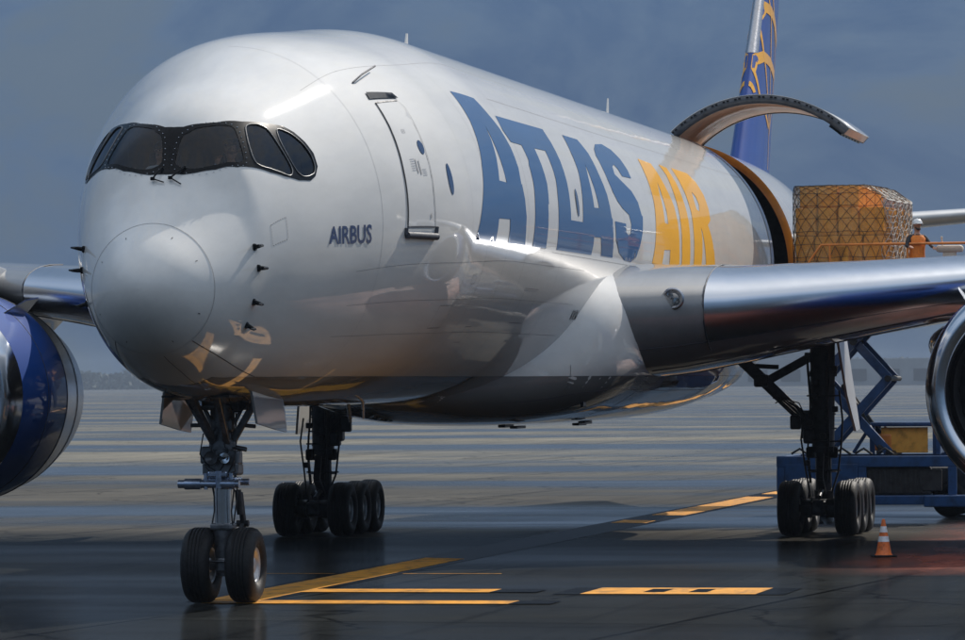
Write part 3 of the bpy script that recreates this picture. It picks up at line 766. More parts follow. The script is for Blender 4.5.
for sgn in (-1,1):
    ys=lin(2.2,4.9,6)+lin(4.9,31.6,50)[1:]+[31.9,32.3]
    vs,fs,m=wing_strip(ys,0,1,sgn,close=True,n=26); mb=MB(); mb.add(vs,fs,True)
    mb.add(vs[-m:],[tuple(range(m))]); W=mb.build('wing',M['grey'],JET)
    for j,(a,b) in enumerate(((4.57,9.6),(12.0,18),(18.03,24),(24.03,30.5))):
        vs,fs,m=wing_strip(lin(a,b,14),0,.13,sgn,.022,.045); mb=MB(); mb.add(vs,fs,True)
        for s0 in (0,len(vs)-m): # closing ribs
            r=[vs[s0+k] for k in range(m)]; mb.add(r,[tuple(range(m))])
        mb.build('slat',M['slat'],W)
    # slat parting lines
    q=MB()
    for y in (4.55,9.63):
        r=[wpt(y,x,True,sgn,.012) for x in (.3,.2,.13,.09,.05,.02,.005,0)]+[wpt(y,x,False,sgn,.012) for x in (.01,.03,.05,.08)]; q.tube(r,.014,6)
    # break line below the slats and under-wing panel lines
    for xc in (.05,.16,.3,.45): q.tube([wpt(y,xc,False,sgn,.004) for y in lin(3.4,12,14)],.008,5)
    for y in (6.2,8.4): q.tube([wpt(y,x,False,sgn,.004) for x in (.05,.2,.35,.5)],.008,5)
    q.build('panel_seam',M['seam'],W)
    # landing light in the wing root
    c=wpt(4.05,.004,True,sgn,.0); c.z-=.02
    q=MB(); n=Vector((-.93,sgn*-.0,.1)); 
    q.lathe([(-.02,.21),(-.05,.19),(-.055,.16),(.02,.10)],'x',(c.x-.02,c.y,c.z),32); q.build('landing_light_frame',M['silver'],W)
    q=MB(); q.lathe([(-.06,.07),(.0,.015)],'x',(c.x-.0,c.y-.06,c.z-.05),20); q.lathe([(-.06,.07),(.0,.015)],'x',(c.x-.0,c.y+.06,c.z+.05),20); q.build('landing_light_lamp',M['lens'],W)
    q=MB(); q.lathe([(-.10,.0),(-.095,.06),(-.08,.12),(-.05,.17)],'x',(c.x-.02,c.y,c.z),32); q.build('landing_light_glass',M['glass'],W)
    # flap track fairings
    for y in (8.2,13.8,18.2,22.6):
        _,xl,ch,z,t,tw=wsec(y); q=MB(); x0=xl+ch*.45; zc=z-ch*.10
        pr=[(0,.0),(.3,.12),(1.0,.25),(2.2,.33),(3.6,.30),(4.8,.18),(5.8,.02)]
        s_=ch/9+.25
        q.lathe([(a*s_,r*s_) for a,r in pr],'x',(x0,sgn*y,zc-.05),24); q.build('flap_track_fairing',M['grey'],W)

# ------------------------------------------------------------------ engines
EY,EX,EZ=10.6,22.6,3.02
lip=[(.55,1.50),(.30,1.53),(.14,1.58),(.05,1.66),(0,1.76),(.03,1.84),(.12,1.905),(.3,1.965),(.55,2.01)]
cowl=[(.553,2.012),(1.0,2.06),(1.7,2.10),(2.6,2.10),(3.4,2.06)]
aft=[(3.405,2.055),(4.2,1.98),(5.0,1.86),(5.9,1.68),(5.9,1.64),(5.0,1.72)]
duct=[(.545,1.502),(.9,1.50),(1.6,1.52),(2.2,1.53)]
core=[(4.4,1.2),(5.9,1.02),(7.0,.80),(7.6,.62),(7.6,.58)]; plug=[(6.9,.5),(7.6,.45),(8.4,.25),(9.0,.04)]
for sgn in (-1,1):
    E=empty('engine',(EX,sgn*EY,EZ),parent=JET)
    q=MB(); q.lathe(lip,'x',n=96); q.build('inlet_lip',M['metal'],E)
    q=MB(); q.lathe(cowl,'x',n=96); q.build('fan_cowl',M['bluepaint'],E)
    q=MB(); q.lathe(aft,'x',n=96); q.build('reverser_cowl',M['slat'],E)
    q=MB(); q.lathe(duct,'x',n=64); q.build('inlet_duct',simple('inlet_acoustic_liner',(.07,.072,.078),.5,.2,0,.1,4),E)
    q=MB(); q.lathe(core,'x',n=48); q.lathe(plug,'x',n=32); q.lathe([(2.9,1.55),(2.9,.3)],'x',n=48); q.build('core_nozzle',M['geardark'],E)
    q=MB(); q.lathe([(1.0,.01),(1.06,.10),(1.25,.27),(1.55,.44),(1.9,.50)],'x',n=40); q.build('spinner',M['black'],E)
    q=MB(); q.tube([(1.05+.02*i,(.05+.035*i)*cos(i*.55),(.05+.035*i)*sin(i*.55)) for i in range(9)],.018,6); q.build('spinner_spiral',M['conewhite'],E)
    # one swept fan blade mesh shared by 22 blades
    vs=[];fs=[]
    for i in range(9):
        r=.45+1.05*i/8; tw=radians(28+30*i/8); ch=.30+.12*sin(pi*i/8); sw=.12*(i/8)**2
        for t in (-1,-.3,.3,1): vs.append((1.95+t*ch*cos(tw)-.03+sw,t*ch*sin(tw),r))
    for i in range(8):
        for k in range(3): fs.append((4*i+k,4*i+k+1,4*i+5+k,4*i+4+k))
    bm_=MB(); bm_.add(vs,fs,True); b0=bm_.build('fan_blade',M['fan'],E)
    for k in range(1,22):
        b=b0.copy(); COL.objects.link(b); b.parent=E; b.rotation_euler=(2*pi*k/22,0,0)
    q=MB(); 
    for a in (0,): q.tube([(3.41,2.062*cos(t),2.062*sin(t)) for t in lin(0,2*pi,64)],.012,5,False)
    q.tube([(1.98,2.106*cos(t),2.106*sin(t)) for t in lin(0,2*pi,64)],.006,5,False); q.tube([(4.6,1.93*cos(t),1.93*sin(t)) for t in lin(0,2*pi,64)],.008,5,False)
    q.build('cowl_seam',M['seam'],E)
    # nacelle strake inboard
    q=MB(); a0=radians(50); 
    yy=-sgn
    P=[(1.5,yy*2.05*cos(a0),2.05*sin(a0)),(3.0,yy*2.05*cos(a0),2.05*sin(a0)),(3.0,yy*2.5*cos(a0),2.5*sin(a0)),(2.3,yy*2.42*cos(a0),2.42*sin(a0))]
    q.add(P+[(p[0],p[1],p[2]+.03) for p in P],[(0,1,2,3),(7,6,5,4),(0,4,5,1),(1,5,6,2),(2,6,7,3),(3,7,4,0)]); q.build('nacelle_strake',M['slat'],E)
    # pylon
    q=MB(); vs=[];fs=[]; 
    secs=[(1.6,1.95,2.10,.05),(2.6,1.9,2.55,.20),(3.8,1.7,2.75,.27),(5.2,1.2,2.62,.30),(6.8,.9,2.5,.28),(8.6,1.3,2.3,.22),(10.5,1.7,2.0,.05)]
    for (x,z0,z1,w) in secs:
        for (yy,zz) in ((-w,z0),(-w,z0+(z1-z0)*.5),(-w*.9,z1-.08),(-w*.5,z1),(w*.5,z1),(w*.9,z1-.08),(w,z0+(z1-z0)*.5),(w,z0)): vs.append((x,yy,zz))
    for i in range(len(secs)-1):
        for k in range(8): fs.append((8*i+k,8*i+(k+1)%8,8*i+8+(k+1)%8,8*i+8+k))
    q.add(vs,fs,True); q.build('pylon',M['grey'],E)

# ------------------------------------------------------------------ tail
def fin_loft(secs,name,mat,n=20,parent=None):
    """secs: (le point, chord, thickness, axis 'y' or 'z')"""
    xs=[(1-cos(pi*i/n))/2 for i in range(n+1)]; vs=[];fs=[]; m=2*n
    for (lx,ly,lz,c,t,ax) in secs:
        loop=[]
        for i in range(n,-1,-1): loop.append((xs[i],1))
        for i in range(1,n): loop.append((xs[i],-1))
        for x,s_ in loop:
            yt=5*t*c*(.2969*sqrt(x)-.126*x-.3516*x*x+.2843*x**3-.1036*x**4)*s_
            vs.append((lx+x*c,ly+(yt if ax=='y' else 0),lz+(yt if ax=='z' else 0)))
    for i in range(len(secs)-1):
        for k in range(m): fs.append((i*m+k,i*m+(k+1)%m,(i+1)*m+(k+1)%m,(i+1)*m+k))
    q=MB(); q.add(vs,fs,True); q.add(vs[-m:],[tuple(range(m))]); return q.build(name,mat,parent)
FX,FZ=60.1,8.7
def fx(z): return FX+(z-FZ)*1.0
def fc(z): return 7.0-(z-FZ)*.50
def ft(z): return .105
FIN=fin_loft([(fx(z),0,z,fc(z),.105,'y') for z in lin(8.0,16.8,12)],'tail_fin',M['bluepaint'],parent=JET)
def fpt(u,z,off=.012,side=-1):
    c=fc(z); yt=5*.105*c*(.2969*sqrt(u)-.126*u-.3516*u*u+.2843*u**3-.1036*u**4); return Vector((fx(z)+u*c,side*(yt+off),z))
def ribbon(mb,pts,wf,side=-1):
    P=[]
    for (a,b) in zip(pts,pts[1:]):
        for j in range(6): P.append((a[0]+(b[0]-a[0])*j/6,a[1]+(b[1]-a[1])*j/6))
    P.append(pts[-1]); vs=[];fs=[]
    for i,(u,z) in enumerate(P):
        w=wf if not callable(wf) else wf(i/(len(P)-1))
        a=P[max(i-1,0)]; b=P[min(i+1,len(P)-1)]; c=fc(z); d=Vector(((b[0]-a[0])*c+(b[1]-a[1])*1.0,b[1]-a[1])); d.normalize(); nx=-d.y*w/2; nz=d.x*w/2
        for s_ in (1,-1):
            zz=z+nz*s_; X=fx(z)+u*c+nx*s_; uu=min(.995,max(.003,(X-fx(zz))/fc(zz))); vs.append(fpt(uu,zz,.012,side))
    for i in range(len(P)-1): fs.append((2*i,2*i+1,2*i+3,2*i+2))
    mb.add(vs,fs,True)
# globe-like lattice of thin gold lines
q=MB()
for side in(-1,1):
    def arcp(u0,z0,u1,z1,bu,bz,n=8): 
        return [((1-t)**2*u0+2*t*(1-t)*bu+t*t*u1,(1-t)**2*z0+2*t*(1-t)*bz+t*t*z1) for t in [i/n for i in range(n+1)]]
    ribbon(q,[(.002,11.65),(.02,12.0),(.16,12.14),(.41,12.03),(.80,11.75)],.30,side)
    ribbon(q,[(.002,13.3),(.083,13.58),(.275,13.5),(.578,13.17),(.85,12.7)],.32,side)
    ribbon(q,[(.002,15.0),(.083,15.2),(.275,15.1),(.578,14.7),(.85,14.2)],.32,side)
    ribbon(q,[(.003,11.3),(.02,11.25),(.06,11.05)],.20,side)
    ribbon(q,[(.01,13.05),(.133,12.32),(.36,11.23),(.588,10.22)],.16,side)
    ribbon(q,[(.01,11.75),(.172,10.87),(.555,10.21)],.16,side)
    ribbon(q,[(.2,15.5),(.315,13.87),(.61,12.8),(.765,11.97),(.70,10.78),(.62,10.03),(.70,9.05)],.15,side)
    ribbon(q,[(.05,15.5),(.163,13.82),(.297,13.27),(.422,12.13),(.60,10.3)],.14,side)
    ribbon(q,[(.90,13.6),(.93,11.5),(.93,9.1)],.07,side)
q.build('fin_emblem',M['orangeletter'],FIN)
q=MB(); vs=[];fs=[]
zz=lin(12.2,16.6,12)
for z in zz:
    for u,s_ in ((.05,-1),(.02,-1),(.006,-1),(0,0),(.006,1),(.02,1),(.05,1)):
        p=fpt(max(u,.0001),z,.015,s_ if s_ else 1); 
        if s_==0: p.y=0; p.x-=.015
        vs.append(p)
for i in range(12):
    for k in range(6): fs.append((7*i+k,7*i+k+1,7*i+8+k,7*i+7+k))
q.add(vs,fs,True); q.build('fin_leading_edge',M['silver'],FIN)
for sgn in (-1,1):
    fin_loft([(57.6+(y-1)*.78,sgn*y,7.05+(y)*.095,6.0-(y-1)*.42,.10,'z') for y in lin(.6,9.5,8)],'tailplane',M['white'],parent=JET)

# ------------------------------------------------------------------ landing gear
def tyre_mesh(R,W,rr):
    w=W/2; q=MB(); pr=[(-w*.62,rr),(-w*.86,rr+.02),(-w*.98,rr+(R-rr)*.35),(-w,rr+(R-rr)*.55),(-w*.90,R-.065),(-w*.72,R-.025)]
    pr+=[(-w*.5,R-.008)]
    for g in (-.36,-.12,.12,.36): pr+=[(w*(g-.05),R-.002),(w*(g-.04),R-.016),(w*(g+.04),R-.016),(w*(g+.05),R-.002)]
    pr+=[(w*.5,R-.008)]
    pr+=[(-a,r) for a,r in pr[:6][::-1]]
    pr[7:23]=[(a,r) for a,r in pr[7:23]]
    q.lathe(pr,'y',n=56,closed=False); return q
def rim_mesh(W,rr):
    q=MB(); w=W/2
    for s_ in (-1,1):
        q.lathe([(s_*w*.66,rr+.01),(s_*w*.74,rr-.01),(s_*w*.60,rr-.035),(s_*w*.30,rr-.06),(s_*w*.22,rr*.62),(s_*w*.45,rr*.45),(s_*w*.62,rr*.38),(s_*w*.66,rr*.2),(s_*w*.66,.005)],'y',n=40)
        for k in range(9):
            a=2*pi*k/9; q.lathe([(s_*w*.26,.028),(s_*w*.36,.02),(s_*w*.36,.002)],'y',(rr*.76*cos(a),0,rr*.76*sin(a)),8)
    return q
T_n=tyre_mesh(.56,.43,.27); R_n=rim_mesh(.43,.27)
NGr=empty('nose_gear',(4.7,0,0),parent=JET)
for y in (-.335,.335):
    t=T_n.build('tyre',M['tyre'],NGr,(0,y,.56)); r=R_n.build('wheel_rim',M['rim'],NGr,(0,y,.56))
q=MB()
q.tube([(0,0,2.15),(0,0,3.3)],[.17,.19],20); q.tube([(0,0,2.30),(0,0,2.38)],.205,20); q.tube([(0,0,2.02),(0,0,2.16)],.2,20)
q.bbox((0,0,1.98),(.36,.55,.20),.04); q.bbox((-.05,.20,2.18),(.24,.22,.26),.04); q.bbox((-.05,-.2,2.14),(.24,.18,.22),.04)
q.bbox((-.02,-.02,2.62),(.30,.34,.22),.05); q.tube([(-.1,.42,2.9),(-.1,-.42,2.9)],.06,10)
q.build('strut_housing',M['gearsteel'],NGr)
q=MB(); q.tube([(0,0,1.12),(0,0,2.0)],.125,24); q.build('strut_piston',M['chrome'],NGr)
q=MB(); q.tube([(0,0,.40),(0,0,1.16)],[.11,.15],18); q.tube([(0,-.36,.56),(0,.36,.56)],.075,14); q.bbox((0,0,.56),(.28,.2,.24),.05); q.bbox((0,0,1.13),(.34,.33,.10),.03)
q.tube([(-.16,-.18,.62),(-.16,.18,.62)],.02,8)
q.build('strut_fork',M['gearsteel'],NGr)
q=MB(); # steering collar and actuators across the strut
q.bbox((-.02,0,1.80),(.42,.5,.12),.03); q.tube([(-.22,.62,1.76),(-.22,-.30,1.76)],.062,14); q.tube([(-.22,.52,1.76),(-.22,.28,1.76)],.082,14); q.tube([(-.22,-.02,1.76),(-.22,-.24,1.76)],.082,14); q.tube([(.2,.35,1.78),(.2,-.35,1.78)],.05,12)
q.bbox((-.2,.02,1.90),(.16,.3,.10),.03); q.tube([(-.26,.0,1.7),(-.26,.0,1.95)],.05,10); q.tube([(-.24,-.18,1.68),(-.24,-.18,1.92)],.03,10); q.tube([(-.24,.2,1.68),(-.24,.2,1.92)],.03,10)
q.build('steering_unit',simple('pale_blue_steering_metal',(.42,.48,.60),.22,.8,0,.15,9),NGr)
q=MB() # V side stays, drag stay
for s_ in (-1,1):
    q.beam((0,s_*.60,3.15),(0,s_*.14,2.36),.09,.10); q.beam((.05,s_*.42,3.15),(0.02,s_*.16,2.62),.05,.06)
q.beam((-1.15,.2,3.1),(-.1,.1,2.35),.09,.1); q.beam((-1.15,-.2,3.1),(-.1,-.1,2.35),.09,.1); q.bbox((0,0,2.33),(.34,.34,.22),.05)
q.tube([(0,-.16,2.30),(0,-.36,2.26)],.035,8); q.tube([(0,.3,2.62),(-.02,.48,2.62)],.03,8); q.tube([(0,-.3,2.62),(-.02,-.5,2.60)],.03,8)
q.build('side_stay',M['gearsteel'],NGr)
q=MB(); # torque link behind the leg, seen on its port side
q.beam((.30,-.18,1.62),(.42,-.20,1.16),.07,.09); q.beam((.42,-.20,1.16),(.14,-.12,.72),.07,.09); q.tube([(.25,-.16,1.66),(.30,-.18,1.30)],.05,10); q.tube([(.42,-.28,1.16),(.42,-.1,1.16)],.05,10)
q.build('torque_link',M['geardark'],NGr)
for (x,y,z,r) in ((-.25,-.30,2.93,.115),(-.25,.33,2.93,.09),(-.30,.10,2.14,.10),(-.30,-.10,2.14,.085)):
    q=MB(); q.lathe([(.09,.01),(.08,r*.6),(.02,r),(-.03,r*1.08),(-.03,r*.95)],'x',(x,y,z),24); l=q.build('taxi_light',M['geardark'],NGr)
    q=MB(); q.lathe([(.05,.01),(.03,r*.5),(-.015,r*.93)],'x',(x,y,z),24); q.build('light_reflector',M['lens'] if r<.1 else M['gearsteel'],NGr)
q=MB()
for (a,b,c_) in ((.12,.16,.0),(-.14,.13,.3),(.1,-.16,.6),(-.1,-.18,1.)):
    P=[(a+.03*sin(c_*5+i),b+.03*cos(c_*3+i*1.3),2.9-i*.22) for i in range(9)]; q.tube(P,.012,6)
for i in range(6): P=[(-.17+.02*i,.25*cos(i*1.7),2.5-.06*i),(-.28,.3*cos(i*1.7+.4),2.2-.05*i),(-.15,.12*cos(i*1.3),1.95-.03*i)]; q.tube(P,.010,6)
q.build('hydraulic_hose',M['cable'],NGr)
# nose gear doors hang each side, splayed outward
for s_ in (-1,1):
    vs=[]; pts=[(-.9,0.0),(.9,0.0),(.95,-.40),(.92,-.70),(.3,-.66),(-.85,-.56)]
    for t in (0,.035):
        for (x,z) in pts:
            z2=z+ .08*0; yy=.62+t+(-z)*.10+.03*sin(-z*2.5); vs.append((x,s_*yy,3.22+z*1.02))
    n=6; fs=[tuple(range(n))[::-1],tuple(range(n,2*n))]+[(i,(i+1)%n,n+(i+1)%n,n+i) for i in range(n)]
    q=MB(); q.add(vs,fs); q.build('nose_gear_door',M['grey'],NGr)
# small forward hinge door and bay
q=MB(); q.box((0,0,3.05),(3.2,1.0,.03)); q.build('gear_bay_lining',M['dark'],NGr)

T_m=tyre_mesh(.575,.47,.28); R_m=rim_mesh(.47,.28)
for s_ in (-1,1):
    G=empty('main_gear',(35.05,s_*5.35,0),parent=JET)
    me_t=me_r=None
    for ax in (-1.35,0,1.35):
        for y in (-.59,.59):
            if me_t is None:
                a=T_m.build('tyre',M['tyre'],G,(ax,y,.575)); b=R_m.build('wheel_rim',M['rim'],G,(ax,y,.575)); me_t,me_r=a.data,b.data
            else: link('tyre',me_t,G,(ax,y,.575)); link('wheel_rim',me_r,G,(ax,y,.575))
    q=MB(); q.beam((-1.5,0,.62),(1.5,0,.62),.24,.26)
    for ax in (-1.35,0,1.35): q.tube([(ax,-.62,.575),(ax,.62,.575)],.08,14)
    q.bbox((-1.42,0,.58),(.26,.34,.3),.06); q.lathe([(-1.60,.10),(-1.60,.05),(-1.57,.02),(-1.57,.001)],'x',(0,0,.6),16); q.tube([(-1.52,.34,.62),(-1.52,-.34,.62)],.028,8); q.tube([(-1.35,0,.8),(-.2,0,1.15)],.05,10)
    for y in (-.26,.26):
        q.tube([(-1.3,y,.40),(1.3,y,.40)],.03,8)
        for ax in (-1.35,0,1.35): q.lathe([(-.10,.20),(.10,.20),(.10,.02)],'y',(ax,y,.575),20)
    q.build('bogie_beam',M['geardark'],G)
    q=MB(); q.tube([(-.55,0,1.75),(-.55,0,4.3)],[.235,.27],22); q.tube([(-.55,0,1.72),(-.55,0,1.84)],.30,22); q.tube([(-.55,0,2.55),(-.55,0,2.65)],.28,22); q.tube([(-.55,0,3.3),(-.55,0,3.4)],.30,22); q.tube([(-.45,0,.75),(-.5,0,.95)],[.2,.2],16)
    q.bbox((-.55,-.30*s_,2.3),(.3,.3,.6),.05)
    for k in range(9): q.bbox((-.85+.05*sin(k*3),.30*cos(k*2.3),1.5+.28*k),(.14,.12,.12),.02); q.tube([(-.55,0,1.3+.3*k),(-.55,0,1.33+.3*k)],.29-.02*(k%3),18); q.bbox((-.75,.24,1.72),(.2,.18,.24),.04); q.bbox((-.75,-.24,1.72),(.2,.18,.24),.04)
    q.build('main_strut',M['geardark'],G)
    q=MB(); q.tube([(-.5,0,.85),(-.55,0,1.78)],.17,20); q.build('strut_piston',M['geardark'],G)
    q=MB(); i=-s_  # towards the hull
    q.beam((-.6,i*.12,2.15),(-.9,i*1.75,3.75),.20,.24); q.beam((-.55,i*.18,3.75),(-.8,i*1.25,3.15),.14,.18); q.beam((-.6,i*1.25,3.15),(-.75,i*.75,2.75),.10,.10)
    q.bbox((-.75,i*.55,2.35),(.2,.22,.3),.04); q.bbox((-.65,i*.28,2.06),(.26,.24,.32),.05); q.bbox((-.85,i*1.25,3.22),(.2,.3,.26),.04); q.tube([(-.8,i*1.7,3.55),(-.7,i*.9,3.5)],.05,10)
    q.build('side_brace',M['geardark'],G)
    q=MB(); q.beam((-1.0,0,1.7),(-1.2,0,1.2),.14,.10); q.beam((-1.2,0,1.2),(-.6,0,.85),.14,.10); q.build('torque_link',M['geardark'],G)
    q=MB()
    for k in range(7):
        y0=.28*cos(k*2.1); x0=-.62-.24*abs(sin(k)); P=[(x0+.03*sin(k+j),y0+.03*cos(2*k+j*1.1),3.8-j*.34) for j in range(9)]; q.tube(P,.017,6)
    P=[(-.85,-.38+.0,3.0),(-.9,-.45,2.4),(-.9,-.42,1.9),(-.9,-.35,1.3),(-1.2,-.25,.9)]; q.tube(P,.022,6); P=[(-.85,.36,2.5),(-.9,.42,2.0),(-.95,.33,1.4),(-1.3,.2,.9)]; q.tube(P,.02,6)
    for k in range(4):
        P=[(-.85,i*(.22+.03*k),2.25+.03*k),(-.95,i*(.45+.05*k),2.75-.05*k),(-.95,i*(.75+.04*k),2.85),(-.95,i*(.95+.05*k),2.75+.1*k)]; q.tube(P,.014,6)
    for z in (1.35,1.95,2.9): q.tube([(-.85,-.40,z),(-.85,.3,z)],.018,6)
    q.build('hydraulic_hose',M['cable'],G)
    for k in range(1):
        q=MB(); 
        if k==0:
            P=[(-.7,.30,4.1),(.9,.30,4.1),(.9,.46,2.75),(.6,.60,2.2),(-.3,.62,2.15),(-.65,.48,2.9)]
        else:
            P=[(-1.15,.30,4.1),(-.95,.30,4.1),(-.95,.55,2.0),(-1.05,.52,2.0),(-1.15,.46,2.4),(-1.18,.36,3.2)]
        vs=[(p[0],s_*p[1],p[2]) for p in P]+[(p[0],s_*(p[1]+.05),p[2]) for p in P]; n=6
        q.add(vs,[tuple(range(n))[::-1],tuple(range(n,2*n))]+[(j,(j+1)%n,n+(j+1)%n,n+j) for j in range(n)]); q.build('main_gear_door',M['white'] if k==0 else M['grey'],G)
    # inboard bay door, hanging under the fairing
q=MB(); P=[(-1.2,0,0),(1.4,0,0),(1.4,.12,-.75),(-1.0,.12,-.62)]
# ------------------------------------------------------------------ light and air settings
HAZE=0.00013
SUN_EL,SUN_AZ,SUN_E,SUN_C=39,155,3.9,(1.0,.93,.84)
SKYB,SKYM,SKYK,EXPO=.1,1.0,.85,0.0
# ------------------------------------------------------------------ people
def skin_mesh(J,Ed,root,sub=2):
    names=list(J); me=bpy.data.meshes.new('sk'); me.from_pydata([J[n][0] for n in names],[(names.index(a),names.index(b)) for a,b in Ed],[])
    o=bpy.data.objects.new('sk',me); COL.objects.link(o)
    o.modifiers.new('s','SKIN'); 
    if not me.skin_vertices: me.skin_vertices.new()
    for i,n in enumerate(names):
        r=J[n][1]; r=r if isinstance(r,tuple) else (r,r)
        me.skin_vertices[0].data[i].radius=r; me.skin_vertices[0].data[i].use_root=(n==root)
    m=o.modifiers.new('d','SUBSURF'); m.levels=sub; m.render_levels=sub
    bpy.context.view_layer.update(); dg=bpy.context.evaluated_depsgraph_get()
    r=bpy.data.meshes.new_from_object(o.evaluated_get(dg)); bpy.data.objects.remove(o,do_unlink=True); return r
def seg_d(p,a,b):
    ab=b-a; t=max(0,min(1,(p-a).dot(ab)/max(ab.length_squared,1e-9))); return (p-(a+ab*t)).length
def person(loc,rz,arms,legs,mats,label,head_turn=0,headgear=None,group=None):
    """arms: {side:(elbow,wrist)}, legs: {side:(hip,knee,ankle,toe)}; x = facing direction, z up, origin at the feet"""
    J={};Ed=[];reg={}
    def j(n,p,r): J[n]=(Vector(p),r)
    pz=legs['z']  # pelvis height
    j('pelvis',(0,0,pz),(.135,.16)); j('waist',(.01,0,pz+.17),(.11,.145)); j('chest',(.015,0,pz+.36),(.125,.165)); j('neckb',(-.005,0,pz+.50),(.07,.09)); j('neck',(.01,0,pz+.575),(.055,.055)); 
    j('headl',(.03,0,pz+.63),(.075,.065)); j('headm',(.025,0,pz+.70),(.095,.078)); j('headt',(.015,0,pz+.775),(.088,.075)); j('crown',(.01,0,pz+.83),(.05,.045))
    Ed+=[('pelvis','waist'),('waist','chest'),('chest','neckb'),('neckb','neck'),('neck','headl'),('headl','headm'),('headm','headt'),('headt','crown')]
    ch,sh=cos(head_turn),sin(head_turn)
    j('nose',(.03+.105*ch,.105*sh,pz+.70),(.013,.012)); j('chin',(.03+.07*ch,.07*sh,pz+.62),(.03,.028)); Ed+=[('headm','nose'),('headl','chin')]
    for s_ in (-1,1):
        n='L' if s_>0 else 'R'; el,wr=arms[n]
        j('ear'+n,(.02-s_*.08*sh,s_*.084*ch,pz+.70),(.016,.012)); Ed.append(('headm','ear'+n))
        j('sh'+n,(0,s_*.185,pz+.455),(.062,.062)); j('el'+n,el,(.043,.043)); j('wr'+n,wr,(.028,.03)); Ed+=[('chest','sh'+n),('sh'+n,'el'+n),('el'+n,'wr'+n)]
        d=(Vector(wr)-Vector(el)).normalized(); side=d.cross(Vector((0,0,1))); 
        if side.length<.1: side=Vector((0,1,0))
        side.normalize(); nn=side.cross(d).normalized(); W=Vector(wr)
        j('pa'+n,W+d*.06,(.026,.036)); Ed.append(('wr'+n,'pa'+n))
        for k,(o_,L) in enumerate(((-.030,.068),(-.010,.08),(.011,.075),(.031,.058))):
            b=W+d*.095+side*o_; m=b+d*L*.5-nn*.008; t=b+d*L*.85-nn*.032
            j('f%d%s'%(k,n),b,.0105); j('g%d%s'%(k,n),m,.0095); j('h%d%s'%(k,n),t,.008); Ed+=[('pa'+n,'f%d%s'%(k,n)),('f%d%s'%(k,n),'g%d%s'%(k,n)),('g%d%s'%(k,n),'h%d%s'%(k,n))]
        j('t0'+n,W+d*.045-side*s_*.038,.013); j('t1'+n,W+d*.085-side*s_*.058-nn*.02,.0105); Ed+=[('pa'+n,'t0'+n),('t0'+n,'t1'+n)]
        hp,kn,an,to=legs[n]
        j('hp'+n,hp,(.09,.09)); j('kn'+n,kn,(.062,.062)); j('an'+n,an,(.045,.045)); j('to'+n,to,(.038,.045)); Ed+=[('pelvis','hp'+n),('hp'+n,'kn'+n),('kn'+n,'an'+n),('an'+n,'to'+n)]
    me=skin_mesh(J,Ed,'pelvis')
    order=['skin','top','legs','shoe']
    for k in order: me.materials.append(mats[k])
    bones=[]
    for a,b in Ed:
        k='top'
        if a[:2] in('he','ne','cr') and a!='neckb' or b[:2] in('he','no','ch','ea') and a!='pelvis' and b!='chest': k='skin'
        if a[:2] in('wr','pa','t0') or a[0] in 'fg': k='skin'
        if a[:2]=='el' and mats.get('bare'): k='skin'
        if b[:2]=='hp' or a[:2] in('hp',): k='legs'
        if a[:2]=='kn': k='legs'
        if a[:2]=='an': k='shoe'
        if a=='neckb': k='skin' 
        bones.append((J[a][0],J[b][0],order.index(k)))
    for f in me.polygons:
        f.use_smooth=True; c=f.center; f.material_index=min((seg_d(c,a,b),i) for a,b,i in bones)[1]
    o=link('person',me,None,loc,(0,0,rz)); tag(o,label,'person',group)
    q=MB()
    for s_ in (-1,1): q.lathe([(-.010,.002),(-.006,.009),(.0,.012),(.006,.009),(.010,.002)],'z',(.03+.088*ch-s_*.03*sh,s_*.031*ch+.088*sh,pz+.715),10)
    q.build('eyes',M['black'],o)
    q=MB(); q.tube([(.03+.092*ch+.022*sh,.092*sh-.022*ch,pz+.652),(.03+.098*ch,.098*sh,pz+.65),(.03+.092*ch-.022*sh,.092*sh+.022*ch,pz+.652)],.006,6); q.build('mouth',M['hair'],o)
    if headgear=='helmet':
        q=MB(); c=(.02,0,pz+.735); pr=[(0,.128),(.04,.125),(.08,.105),(.115,.065),(.125,.0)]
        q.lathe([(a,r*.98) for a,r in pr],'z',c,24); q.bbox((.13,0,pz+.742),(.11,.17,.015),.007); q.tube([(.02-.125,0,pz+.74),(.02-.08,0,pz+.83),(.02,0,pz+.865),(.1,0,pz+.83),(.145,0,pz+.75)],.012,6)
        q.build('helmet',M['helmet'],o)
        b=MB(); b.tube([(.05,-.06,pz+.66),(.09,-.035,pz+.625),(.105,0,pz+.61),(.09,.035,pz+.625),(.05,.06,pz+.66)],[.018,.026,.03,.026,.018],8); b.build('beard',M['hair'],o)
    elif headgear=='cap':
        q=MB(); q.lathe([(0,.092),(.03,.098),(.05,.125),(.065,.12),(.085,.05),(.087,0)],'z',(.015,0,pz+.775),22); q.bbox((.11,0,pz+.775),(.08,.13,.012),.005); q.build('peaked_cap',M['hair'],o)
    else:
        q=MB(); q.lathe([(-.05,.098),(.0,.103),(.05,.09),(.085,.05),(.10,.0)],'z',(.0,0,pz+.76),22); q.build('hair',M['hair'],o)
    return o

